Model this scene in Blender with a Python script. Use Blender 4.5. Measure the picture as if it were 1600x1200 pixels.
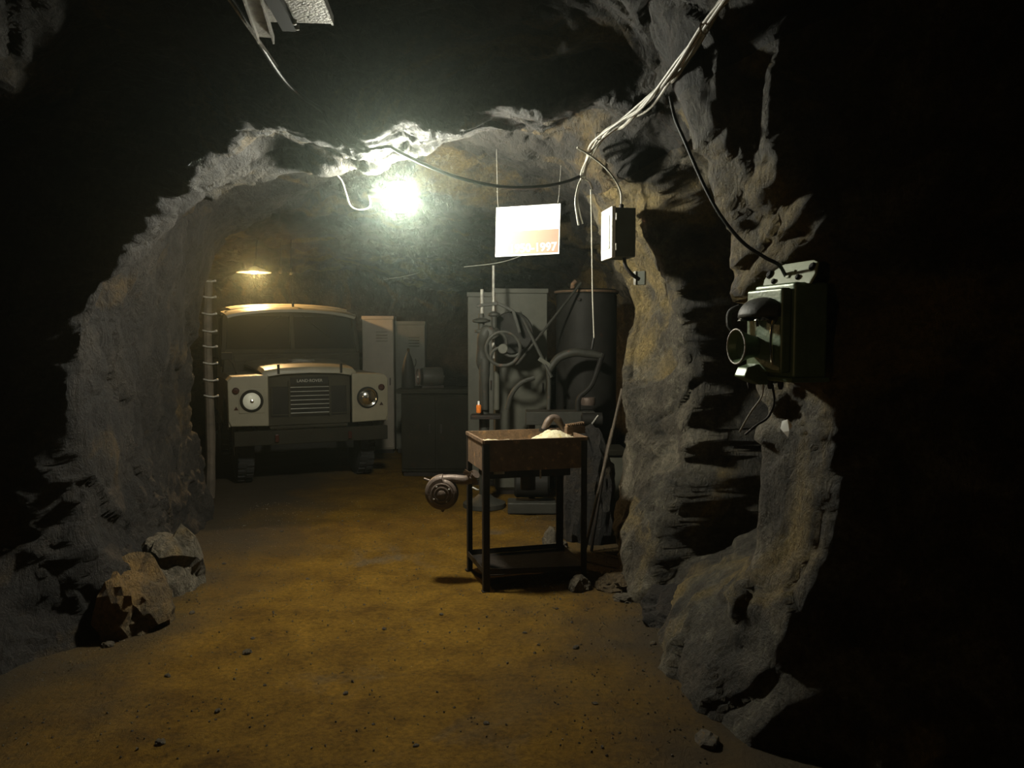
import bpy, math, random
import numpy as np
from mathutils import Vector, Matrix, Euler

random.seed(7)
for o in list(bpy.data.objects):
    bpy.data.objects.remove(o)
S = bpy.context.scene
COL = S.collection
PI = math.pi

# ------------------------------------------------------------------ camera
F_PX = 1244.0
PITCH = math.atan(75 / F_PX)
CAM_Z = 1.6
cam = bpy.data.cameras.new('camera')
cam.sensor_width = 36.0
cam.lens = 36.0 * F_PX / 1600
cam.clip_start = 0.05
co = bpy.data.objects.new('camera', cam)
COL.objects.link(co)
co.location = (0, 0, CAM_Z)
co.rotation_euler = (PI / 2 - PITCH, 0, 0)
S.camera = co

# ------------------------------------------------------------------ world, haze, exposure
W = bpy.data.worlds.new('world')
S.world = W
W.use_nodes = True
nt = W.node_tree
nt.nodes.clear()
wo = nt.nodes.new('ShaderNodeOutputWorld')
wb = nt.nodes.new('ShaderNodeBackground')
wb.inputs[0].default_value = (0.5, 0.42, 0.3, 1)
wb.inputs[1].default_value = 0.0
nt.links.new(wb.outputs[0], wo.inputs[0])
vs = nt.nodes.new('ShaderNodeVolumeScatter')      # dust haze hanging in the whole drift
vs.inputs['Color'].default_value = (0.85, 1.0, 0.85, 1)
vs.inputs['Density'].default_value = 0.0045
vs.inputs['Anisotropy'].default_value = 0.93
nt.links.new(vs.outputs[0], wo.inputs[1])
S.view_settings.view_transform = 'Standard'
S.view_settings.look = 'None'
S.view_settings.exposure = 0.0
S.view_settings.gamma = 1.0
S.view_settings.use_curve_mapping = False

LAMP = Vector((-0.69, 5.0, 2.46))     # the bare bulb
BULB_STRENGTH = 800.0
BULB_RADIUS = 0.095
WARM = Vector((-3.22, 10.0, 2.42))      # small warm lamp in the back chamber
WARM_STRENGTH = 3000.0
FILL_STRENGTH = 150.0                # added fill light behind the camera, out of view


def at(px, py, y):
    """point on the line of sight through a photo pixel at forward distance y"""
    u = (px - 800) / F_PX
    v = (600 - py) / F_PX
    d = Vector((u, math.cos(PITCH) + v * math.sin(PITCH), -math.sin(PITCH) + v * math.cos(PITCH)))
    return Vector((0, 0, CAM_Z)) + d * (y / d.y)


# ------------------------------------------------------------------ tagging
def tag(o, label=None, cat=None, group=None, kind=None):
    if label: o['label'] = label
    if cat: o['category'] = cat
    if group: o['group'] = group
    if kind: o['kind'] = kind
    return o


def thing(name, label, cat, loc=(0, 0, 0), rotz=0.0, group=None):
    o = bpy.data.objects.new(name, None)
    COL.objects.link(o)
    o.empty_display_size = 0.1
    o.location = loc
    o.rotation_euler = (0, 0, rotz)
    return tag(o, label, cat, group)


# ------------------------------------------------------------------ mesh builder
class MB:
    def __init__(s):
        s.v = []; s.f = []

    def add(s, vs, fs, M=None):
        n = len(s.v)
        for p in vs:
            p = Vector(p)
            s.v.append(tuple(M @ p) if M else tuple(p))
        for f in fs:
            s.f.append([i + n for i in f])
        return s

    def box(s, c, size, M=None, taper=1.0):
        x, y, z = size[0] / 2, size[1] / 2, size[2] / 2
        t = taper
        vs = [(-x, -y, -z), (x, -y, -z), (x, y, -z), (-x, y, -z), (-x * t, -y * t, z), (x * t, -y * t, z), (x * t, y * t, z), (-x * t, y * t, z)]
        T = Matrix.Translation(Vector(c))
        if M: T = T @ M.to_4x4()
        return s.add(vs, [(0, 3, 2, 1), (4, 5, 6, 7), (0, 1, 5, 4), (1, 2, 6, 5), (2, 3, 7, 6), (3, 0, 4, 7)], T)

    def b2(s, x0, x1, y0, y1, z0, z1):
        return s.box(((x0 + x1) / 2, (y0 + y1) / 2, (z0 + z1) / 2), (x1 - x0, y1 - y0, z1 - z0))

    def bar(s, p0, p1, w, h, up=(0, 0, 1)):
        p0, p1 = Vector(p0), Vector(p1)
        d = (p1 - p0); L = d.length; d.normalize()
        up = Vector(up)
        sx = d.cross(up)
        if sx.length < 1e-4: sx = d.cross(Vector((1, 0, 0)))
        sx.normalize(); uz = sx.cross(d)
        M = Matrix((sx, d, uz)).transposed()
        return s.box((p0 + p1) / 2, (w, L, h), M)

    def tube(s, pts, r, n=10, caps=True, closed=False):
        pts = [Vector(p) for p in pts]
        rs = r if isinstance(r, (list, tuple)) else [r] * len(pts)
        vs = []; N = len(pts)
        prev = None
        for i, p in enumerate(pts):
            if closed:
                t = pts[(i + 1) % N] - pts[i - 1]
            else:
                t = pts[min(i + 1, N - 1)] - pts[max(i - 1, 0)]
            t.normalize()
            if prev is None:
                a = t.orthogonal().normalized()
            else:
                a = (prev - t * prev.dot(t))
                a = a.normalized() if a.length > 1e-6 else t.orthogonal().normalized()
            prev = a
            b = t.cross(a)
            for k in range(n):
                ang = 2 * PI * k / n
                vs.append(p + (a * math.cos(ang) + b * math.sin(ang)) * rs[i])
        fs = []
        for i in range(N if closed else N - 1):
            j = (i + 1) % N
            for k in range(n):
                k2 = (k + 1) % n
                fs.append((i * n + k, i * n + k2, j * n + k2, j * n + k))
        if caps and not closed:
            fs.append(tuple(reversed(range(n))))
            fs.append(tuple((N - 1) * n + k for k in range(n)))
        return s.add(vs, fs)

    def cyl(s, p0, p1, r, n=20, r1=None):
        return s.tube([p0, p1], [r, r if r1 is None else r1], n)

    def lathe(s, prof, n=28, M=None):
        """prof: (r, z) list, spun about local z"""
        vs = []; fs = []
        for r, z in prof:
            for k in range(n):
                a = 2 * PI * k / n
                vs.append((r * math.cos(a), r * math.sin(a), z))
        for i in range(len(prof) - 1):
            for k in range(n):
                k2 = (k + 1) % n
                fs.append((i * n + k, i * n + k2, (i + 1) * n + k2, (i + 1) * n + k))
        if prof[0][0] > 1e-5: fs.append(tuple(reversed(range(n))))
        if prof[-1][0] > 1e-5: fs.append(tuple((len(prof) - 1) * n + k for k in range(n)))
        return s.add(vs, fs, M)

    def prism(s, poly, y0, y1, M=None):
        """poly: (x, z) outline, extruded along y"""
        n = len(poly)
        vs = [(x, y0, z) for x, z in poly] + [(x, y1, z) for x, z in poly]
        fs = [tuple(range(n)), tuple(reversed(range(n, 2 * n)))]
        for i in range(n):
            j = (i + 1) % n
            fs.append((i, i + n, j + n, j))
        return s.add(vs, fs, M)

    def torus(s, c, R, r, M=None, n=32, m=10, a0=0, a1=2 * PI):
        closed = abs(a1 - a0 - 2 * PI) < 1e-6
        k = n if closed else n + 1
        pts = []
        for i in range(k):
            a = a0 + (a1 - a0) * i / n
            p = Vector((R * math.cos(a), R * math.sin(a), 0))
            if M: p = M @ p
            pts.append(p + Vector(c))
        return s.tube(pts, r, m, closed=closed)

    def build(s, name, mat, parent=None, smooth=False, bevel=0.0, seg=2, angle=35):
        me = bpy.data.meshes.new(name)
        me.from_pydata([tuple(p) for p in s.v], [], s.f)
        me.materials.append(mat)
        if smooth:
            me.shade_smooth()
            me.set_sharp_from_angle(angle=math.radians(angle))
        me.update()
        o = bpy.data.objects.new(name, me)
        COL.objects.link(o)
        if parent is not None: o.parent = parent
        if bevel:
            m = o.modifiers.new('bevel', 'BEVEL'); m.width = bevel; m.segments = seg; m.limit_method = 'ANGLE'
            m.angle_limit = math.radians(40)
        return o


def lettering(name, body, size, material, parent, loc, rot, align='LEFT', extrude=.001, offset=0.0):
    cu = bpy.data.curves.new(name, 'FONT'); cu.body = body; cu.size = size; cu.extrude = extrude; cu.align_x = align; cu.offset = offset
    tmp = bpy.data.objects.new(name + '_tmp', cu); COL.objects.link(tmp)
    dg = bpy.context.evaluated_depsgraph_get()
    me = bpy.data.meshes.new_from_object(tmp.evaluated_get(dg))
    bpy.data.objects.remove(tmp); bpy.data.curves.remove(cu)
    me.materials.clear(); me.materials.append(material)
    o = bpy.data.objects.new(name, me); COL.objects.link(o); o.parent = parent; o.location = loc; o.rotation_euler = rot
    return o


AX_X = Matrix.Rotation(PI / 2, 4, 'Y')      # local z -> +x
AX_Y = Matrix.Rotation(-PI / 2, 4, 'X')     # local z -> +y
AX_NY = Matrix.Rotation(PI / 2, 4, 'X')     # local z -> -y
def T(*a): return Matrix.Translation(Vector(a))


def spline(pts, n=8):
    """Catmull-Rom through pts"""
    P = [Vector(p) for p in pts]
    P = [P[0] * 2 - P[1]] + P + [P[-1] * 2 - P[-2]]
    out = []
    for i in range(1, len(P) - 2):
        for k in range(n):
            t = k / n
            a, b, c, d = P[i - 1], P[i], P[i + 1], P[i + 2]
            out.append(0.5 * ((2 * b) + (c - a) * t + (2 * a - 5 * b + 4 * c - d) * t * t + (3 * b - a - 3 * c + d) * t ** 3))
    out.append(P[-2])
    return out


# ------------------------------------------------------------------ materials
MATS = {}
def mat(name, col, rough=0.6, metal=0.0, var=0.25, scale=8.0, bump=0.0, bscale=60.0, col2=None, rust=None, emit=None, estr=0, spec=0.3, alpha=None, trans=0):
    m = bpy.data.materials.new(name); MATS[name] = m
    m.use_nodes = True
    N = m.node_tree.nodes; L = m.node_tree.links
    b = N['Principled BSDF']
    b.inputs['Roughness'].default_value = rough
    b.inputs['Metallic'].default_value = metal
    if spec is not None: b.inputs['Specular IOR Level'].default_value = spec
    tc = N.new('ShaderNodeTexCoord')
    nz = N.new('ShaderNodeTexNoise'); nz.inputs['Scale'].default_value = scale; nz.inputs['Detail'].default_value = 6; nz.inputs['Roughness'].default_value = 0.65
    L.new(tc.outputs['Object'], nz.inputs['Vector'])
    rp = N.new('ShaderNodeValToRGB')
    c2 = col2 if col2 else tuple(c * (1 - var) for c in col)
    rp.color_ramp.elements[0].position = 0.35; rp.color_ramp.elements[0].color = (*c2, 1)
    rp.color_ramp.elements[1].position = 0.65; rp.color_ramp.elements[1].color = (*col, 1)
    L.new(nz.outputs['Fac'], rp.inputs[0])
    src = rp.outputs[0]
    if rust:
        nr = N.new('ShaderNodeTexNoise'); nr.inputs['Scale'].default_value = scale * 1.7; nr.inputs['Detail'].default_value = 8; nr.inputs['Roughness'].default_value = 0.7
        mp = N.new('ShaderNodeMapping'); mp.inputs['Location'].default_value = (3.1, 7.7, 1.3)
        L.new(tc.outputs['Object'], mp.inputs[0]); L.new(mp.outputs[0], nr.inputs['Vector'])
        r2 = N.new('ShaderNodeValToRGB'); r2.color_ramp.elements[0].position = rust[3]; r2.color_ramp.elements[1].position = min(1, rust[3] + 0.12)
        L.new(nr.outputs['Fac'], r2.inputs[0])
        mx = N.new('ShaderNodeMix'); mx.data_type = 'RGBA'
        L.new(r2.outputs[0], mx.inputs[0]); L.new(src, mx.inputs[6]); mx.inputs[7].default_value = (*rust[:3], 1)
        src = mx.outputs[2]
    L.new(src, b.inputs['Base Color'])
    if bump:
        nb = N.new('ShaderNodeTexNoise'); nb.inputs['Scale'].default_value = bscale; nb.inputs['Detail'].default_value = 5
        L.new(tc.outputs['Object'], nb.inputs['Vector'])
        bp = N.new('ShaderNodeBump'); bp.inputs['Strength'].default_value = bump; bp.inputs['Distance'].default_value = 0.01
        L.new(nb.outputs['Fac'], bp.inputs['Height']); L.new(bp.outputs[0], b.inputs['Normal'])
    if emit:
        b.inputs['Emission Color'].default_value = (*emit, 1); b.inputs['Emission Strength'].default_value = estr
    if trans:
        b.inputs['Transmission Weight'].default_value = trans
    return m


def rock_material(name, cols, rough=0.78, fine=1.0, spec=0.4, lane=False):
    """cols: dark, mid, light, ochre (linear), ochre amount threshold"""
    dark, mid, light, ochre, oth = cols
    m = bpy.data.materials.new(name); m.use_nodes = True
    N = m.node_tree.nodes; L = m.node_tree.links
    b = N['Principled BSDF']; b.inputs['Roughness'].default_value = rough
    b.inputs['Specular IOR Level'].default_value = spec
    tc = N.new('ShaderNodeTexCoord')
    def noise(s, d=6, r=0.6, off=(0, 0, 0), dist=0.0):
        mp = N.new('ShaderNodeMapping'); mp.inputs['Location'].default_value = off
        L.new(tc.outputs['Object'], mp.inputs[0])
        n = N.new('ShaderNodeTexNoise'); n.inputs['Scale'].default_value = s; n.inputs['Detail'].default_value = d
        n.inputs['Roughness'].default_value = r; n.inputs['Distortion'].default_value = dist
        L.new(mp.outputs[0], n.inputs['Vector']); return n
    n1 = noise(3.2, 9, 0.68, dist=0.4)
    rp = N.new('ShaderNodeValToRGB'); e = rp.color_ramp.elements
    e[0].position = 0.32; e[0].color = (*dark, 1); e[1].position = 0.68; e[1].color = (*light, 1)
    x = e.new(0.5); x.color = (*mid, 1)
    L.new(n1.outputs['Fac'], rp.inputs[0])
    n2 = noise(1.1, 7, 0.62, (5, 2, 9), 0.8)
    r2 = N.new('ShaderNodeValToRGB'); r2.color_ramp.elements[0].position = oth; r2.color_ramp.elements[1].position = oth + 0.1
    L.new(n2.outputs['Fac'], r2.inputs[0])
    mx = N.new('ShaderNodeMix'); mx.data_type = 'RGBA'
    L.new(r2.outputs[0], mx.inputs[0]); L.new(rp.outputs[0], mx.inputs[6]); mx.inputs[7].default_value = (*ochre, 1)
    n4 = noise(38, 4, 0.7, (1, 8, 3))
    r4 = N.new('ShaderNodeMapRange'); r4.inputs[1].default_value = 0.3; r4.inputs[2].default_value = 0.7; r4.inputs[3].default_value = 0.55; r4.inputs[4].default_value = 1.35
    L.new(n4.outputs['Fac'], r4.inputs[0])
    ml = N.new('ShaderNodeMix'); ml.data_type = 'RGBA'; ml.blend_type = 'MULTIPLY'; ml.inputs[0].default_value = 1.0
    L.new(mx.outputs[2], ml.inputs[6]); L.new(r4.outputs[0], ml.inputs[7])
    out = ml.outputs[2]
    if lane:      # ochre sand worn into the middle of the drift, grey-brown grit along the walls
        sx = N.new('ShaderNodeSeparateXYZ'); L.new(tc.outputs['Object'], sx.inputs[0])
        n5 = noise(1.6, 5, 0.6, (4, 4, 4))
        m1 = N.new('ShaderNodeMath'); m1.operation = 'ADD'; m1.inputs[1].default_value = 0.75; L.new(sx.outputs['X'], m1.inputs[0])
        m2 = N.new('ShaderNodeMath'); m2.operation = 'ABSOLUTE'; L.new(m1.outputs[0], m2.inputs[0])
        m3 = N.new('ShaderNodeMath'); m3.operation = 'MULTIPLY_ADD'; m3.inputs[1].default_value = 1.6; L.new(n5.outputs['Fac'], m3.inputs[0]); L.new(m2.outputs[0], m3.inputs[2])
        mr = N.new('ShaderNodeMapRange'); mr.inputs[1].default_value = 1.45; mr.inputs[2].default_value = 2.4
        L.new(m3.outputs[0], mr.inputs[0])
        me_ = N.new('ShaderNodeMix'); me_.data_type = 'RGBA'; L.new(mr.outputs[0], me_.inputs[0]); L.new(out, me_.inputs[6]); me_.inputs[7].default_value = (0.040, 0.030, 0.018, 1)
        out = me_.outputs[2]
    L.new(out, b.inputs['Base Color'])
    # bump: flaky layers and grit
    mp = N.new('ShaderNodeMapping'); mp.inputs['Rotation'].default_value = (0, 0.6, 0.3); mp.inputs['Scale'].default_value = (2.2, 1.0, 0.8)
    L.new(tc.outputs['Object'], mp.inputs[0])
    g2 = N.new('ShaderNodeTexNoise'); g2.inputs['Scale'].default_value = 12; g2.inputs['Detail'].default_value = 8; g2.inputs['Roughness'].default_value = 0.7; g2.inputs['Distortion'].default_value = 1.2
    L.new(mp.outputs[0], g2.inputs['Vector'])
    g = noise(60, 6, 0.75)
    a2 = N.new('ShaderNodeMath'); a2.operation = 'MULTIPLY_ADD'; L.new(g.outputs['Fac'], a2.inputs[0]); a2.inputs[1].default_value = 0.45; L.new(g2.outputs['Fac'], a2.inputs[2])
    bp = N.new('ShaderNodeBump'); bp.inputs['Strength'].default_value = 1.0 * fine; bp.inputs['Distance'].default_value = 0.12
    L.new(a2.outputs[0], bp.inputs['Height']); L.new(bp.outputs[0], b.inputs['Normal'])
    return m


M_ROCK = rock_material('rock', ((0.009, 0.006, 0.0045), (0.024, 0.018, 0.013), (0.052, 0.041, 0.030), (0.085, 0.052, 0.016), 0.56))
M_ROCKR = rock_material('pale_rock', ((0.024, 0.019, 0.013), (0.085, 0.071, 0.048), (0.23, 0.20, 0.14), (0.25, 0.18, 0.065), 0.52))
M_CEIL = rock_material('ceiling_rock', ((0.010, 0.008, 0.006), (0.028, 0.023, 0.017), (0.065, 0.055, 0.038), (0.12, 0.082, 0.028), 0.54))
M_STONE = rock_material('stone', ((0.08, 0.064, 0.042), (0.18, 0.148, 0.10), (0.28, 0.235, 0.165), (0.26, 0.17, 0.055), 0.56))
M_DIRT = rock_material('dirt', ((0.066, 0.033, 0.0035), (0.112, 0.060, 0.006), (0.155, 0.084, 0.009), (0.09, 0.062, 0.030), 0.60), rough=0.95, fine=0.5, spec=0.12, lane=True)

M_IRON = mat('dark_iron', (0.03, 0.024, 0.02), 0.55, 0.5, 0.5, 12, 0.25, 50, rust=(0.05, 0.024, 0.014, 0.56))
M_RUST = mat('rusty_sheet', (0.16, 0.10, 0.06), 0.7, 0.2, 0.4, 14, 0.3, 70, rust=(0.30, 0.17, 0.08, 0.55))
M_CAST = mat('blower_cast', (0.13, 0.095, 0.075), 0.5, 0.35, 0.3, 18, 0.25, 80, rust=(0.16, 0.12, 0.05, 0.6))
M_GREY = mat('grey_paint', (0.08, 0.077, 0.058), 0.55, 0.0, 0.25, 6, 0.1, 40, rust=(0.12, 0.07, 0.04, 0.68))
M_MACH = mat('machine_paint', (0.040, 0.038, 0.030), 0.6, 0.1, 0.35, 9, 0.2, 50, rust=(0.10, 0.05, 0.03, 0.6))
M_LOCK = mat('locker_paint', (0.20, 0.17, 0.13), 0.5, 0.0, 0.15, 5, 0.05, 30, rust=(0.2, 0.1, 0.05, 0.72))
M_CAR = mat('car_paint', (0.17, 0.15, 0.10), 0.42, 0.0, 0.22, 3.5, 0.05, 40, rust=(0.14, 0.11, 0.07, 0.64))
M_CARD = mat('car_dark', (0.032, 0.028, 0.019), 0.75, 0.0, 0.3, 4, 0.05, 40, spec=0.1)  # darker body tone for tub, bulkhead, screen frame and hard top
M_CARK = mat('car_black', (0.012, 0.011, 0.009), 0.7, 0.0, 0.3, 8, spec=0.12)
M_RUB = mat('tyre_rubber', (0.02, 0.019, 0.018), 0.85, 0, 0.3, 12, 0.3, 60)
M_CHROME = mat('chrome', (0.75, 0.73, 0.68), 0.12, 1.0, 0.1, 20)
M_BARS = mat('grille_bars', (0.28, 0.27, 0.23), 0.35, 0.6, 0.2, 20)
M_LENS = mat('headlight_lens', (0.72, 0.70, 0.58), 0.12, 0.0, 0.1, 20, 0.4, 120)
M_REDL = mat('indicator_lens', (0.03, 0.008, 0.006), 0.2, 0.0, 0.2, 20)
M_WIND = mat('windscreen_glass', (0.008, 0.007, 0.005), 0.6, 0.0, 0.2, 3, spec=0.04)
M_PALE = mat('pale_green_paint', (0.36, 0.40, 0.28), 0.45, 0.0, 0.15, 14, 0.1, 60, rust=(0.12, 0.10, 0.07, 0.66))
M_GREEN = mat('dark_green_paint', (0.10, 0.15, 0.075), 0.38, 0.1, 0.3, 10, 0.15, 60)
M_WHITE = mat('white_enamel', (0.85, 0.85, 0.80), 0.5, 0.0, 0.06, 10)
M_RED = mat('sign_red', (0.80, 0.17, 0.12), 0.5, 0.0, 0.08, 6)
M_SIGNK = mat('sign_dark', (0.10, 0.10, 0.11), 0.5, 0.0, 0.1, 6)
M_CABLK = mat('black_cable', (0.012, 0.012, 0.012), 0.45, 0, 0.2, 20)
M_CABW = mat('grey_cable', (0.40, 0.38, 0.32), 0.5, 0, 0.35, 14, 0.1, 50)
M_GALV = mat('dusty_galvanised', (0.42, 0.40, 0.35), 0.55, 0.3, 0.5, 22, 0.4, 90)
M_BOXD = mat('box_dark_paint', (0.10, 0.105, 0.085), 0.55, 0.1, 0.25, 8, 0.1, 60)
M_WOOD = mat('old_wood', (0.09, 0.07, 0.05), 0.8, 0, 0.5, 9, 0.4, 60)
M_ASH = mat('hearth_ash', (0.62, 0.54, 0.36), 0.95, 0, 0.35, 16, 0.8, 70, rust=(0.33, 0.24, 0.06, 0.55))
M_ORNG = mat('orange_glass', (0.75, 0.20, 0.03), 0.15, 0, 0.3, 60, rust=(0.85, 0.6, 0.3, 0.6))
M_TANK = mat('dark_tank', (0.022, 0.020, 0.017), 0.6, 0.2, 0.35, 5, 0.15, 30, rust=(0.05, 0.022, 0.014, 0.62), spec=0.12)
M_BENCH = mat('dark_bench', (0.016, 0.014, 0.009), 0.8, 0, 0.4, 6, 0.1, 40, rust=(0.03, 0.014, 0.008, 0.6), spec=0.1)
M_OCHRE = rock_material('ochre_rock', ((0.05, 0.03, 0.012), (0.14, 0.09, 0.035), (0.20, 0.15, 0.08), (0.26, 0.15, 0.04), 0.45))
M_BULB = mat('bulb_glow', (1, 1, 1), 0.5, 0, 0, 5, emit=(1.0, 0.99, 0.83), estr=BULB_STRENGTH)
M_WARM = mat('warm_bulb_glow', (1, 1, 1), 0.5, 0, 0, 5, emit=(1.0, 0.62, 0.25), estr=WARM_STRENGTH)
M_FILL = mat('fill_glow', (1, 1, 1), 0.5, 0, 0, 5, emit=(1.0, 0.66, 0.34), estr=FILL_STRENGTH)  # glow of the added fill light behind the camera

# ------------------------------------------------------------------ rock noise (numpy)
RNG = np.random.default_rng(11)
PERM = RNG.permutation(512).astype(np.int64)
PERM = np.concatenate([PERM, PERM, PERM])
G3 = RNG.normal(size=(512, 3)); G3 /= np.linalg.norm(G3, axis=1, keepdims=True)
R3 = RNG.random((512, 3))


def hsh(i, j, k):
    return PERM[(PERM[(PERM[i & 511] + j) & 511] + k) & 511]


def perlin(p):
    i = np.floor(p).astype(np.int64); f = p - i
    u = f * f * f * (f * (f * 6 - 15) + 10)
    r = 0
    for dx in (0, 1):
        for dy in (0, 1):
            for dz in (0, 1):
                g = G3[hsh(i[:, 0] + dx, i[:, 1] + dy, i[:, 2] + dz)]
                d = (g * (f - np.array([dx, dy, dz]))).sum(1)
                w = (u[:, 0] if dx else 1 - u[:, 0]) * (u[:, 1] if dy else 1 - u[:, 1]) * (u[:, 2] if dz else 1 - u[:, 2])
                r = r + d * w
    return r * 1.5


def facet(p, k):
    """chiselled facets: every cell is its own tilted plane"""
    i = np.floor(p).astype(np.int64)
    best = np.full(len(p), 9.0); out = np.zeros(len(p)); sec = np.full(len(p), 9.0)
    for dx in (-1, 0, 1):
        for dy in (-1, 0, 1):
            for dz in (-1, 0, 1):
                h = hsh(i[:, 0] + dx, i[:, 1] + dy, i[:, 2] + dz)
                c = i + np.array([dx, dy, dz]) + R3[h]
                v = p - c
                d = np.sqrt((v * v).sum(1))
                g = G3[(h * 7 + 13) & 511]
                val = (v * g).sum(1) * k + (R3[(h * 3 + 5) & 511, 0] - 0.5) * 0.7
                m = d < best
                sec = np.where(m, best, np.minimum(sec, d))
                out = np.where(m, val, out)
                best = np.where(m, d, best)
    return out, sec - best


def shard(p, k=0.8):
    """continuous angular shards: tilted cleavage pyramids meeting in sharp creases"""
    i = np.floor(p).astype(np.int64)
    best = np.full(len(p), 9.0)
    for dx in (-1, 0, 1):
        for dy in (-1, 0, 1):
            for dz in (-1, 0, 1):
                h = hsh(i[:, 0] + dx, i[:, 1] + dy, i[:, 2] + dz)
                v = p - (i + np.array([dx, dy, dz]) + R3[h])
                av = np.abs(v)
                n = av.max(1) * 0.75 + av.sum(1) * 0.22
                val = n + (v * G3[(h * 7 + 13) & 511]).sum(1) * k + R3[(h * 3 + 5) & 511, 0] * 0.35
                best = np.minimum(best, val)
    return 0.42 - best


def rock_disp(p, amp=1.0):
    wv = np.stack([perlin(p * 1.5 + 11), perlin(p * 1.5 + 37), perlin(p * 1.5 + 71)], 1) * 0.22
    th = 0.6                                                # dip of the rock layers
    c, s = math.cos(th), math.sin(th)
    q = (p + wv) @ np.array([[c, 0, s], [0, 1, 0], [-s, 0, c]])
    d = perlin(p * 0.9 + 5) * 0.11
    m = np.clip(0.95 + perlin(p * 1.1 + 50) * 1.0, 0.65, 1.5)
    d += shard(q * np.array([1.7, 1.2, 1.0])) * 0.20
    d += shard(q * np.array([4.6, 3.0, 2.4]) + 3.3) * 0.13
    d += shard(q * np.array([11, 7.5, 5.5]) + 1.7) * 0.060 * m
    d += shard(q * np.array([26, 18, 14]) + 6.7) * 0.022 * m
    f2, e2 = facet(q * np.array([3.6, 2.4, 1.9]) + 8.1, 1.0)
    d += f2 * 0.026 - np.clip(0.06 - e2, 0, 0.06) * 0.25
    return d * amp


def mesh_np(name, V, Fq, material):
    me = bpy.data.meshes.new(name)
    me.vertices.add(len(V)); me.vertices.foreach_set('co', V.astype(np.float32).ravel())
    nf = len(Fq)
    me.loops.add(nf * 4); me.loops.foreach_set('vertex_index', Fq.astype(np.int32).ravel())
    me.polygons.add(nf); me.polygons.foreach_set('loop_start', np.arange(0, nf * 4, 4, dtype=np.int32))
    me.materials.append(material)
    me.update(calc_edges=True); me.validate()
    me.shade_smooth()
    o = bpy.data.objects.new(name, me); COL.objects.link(o)
    return o


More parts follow.
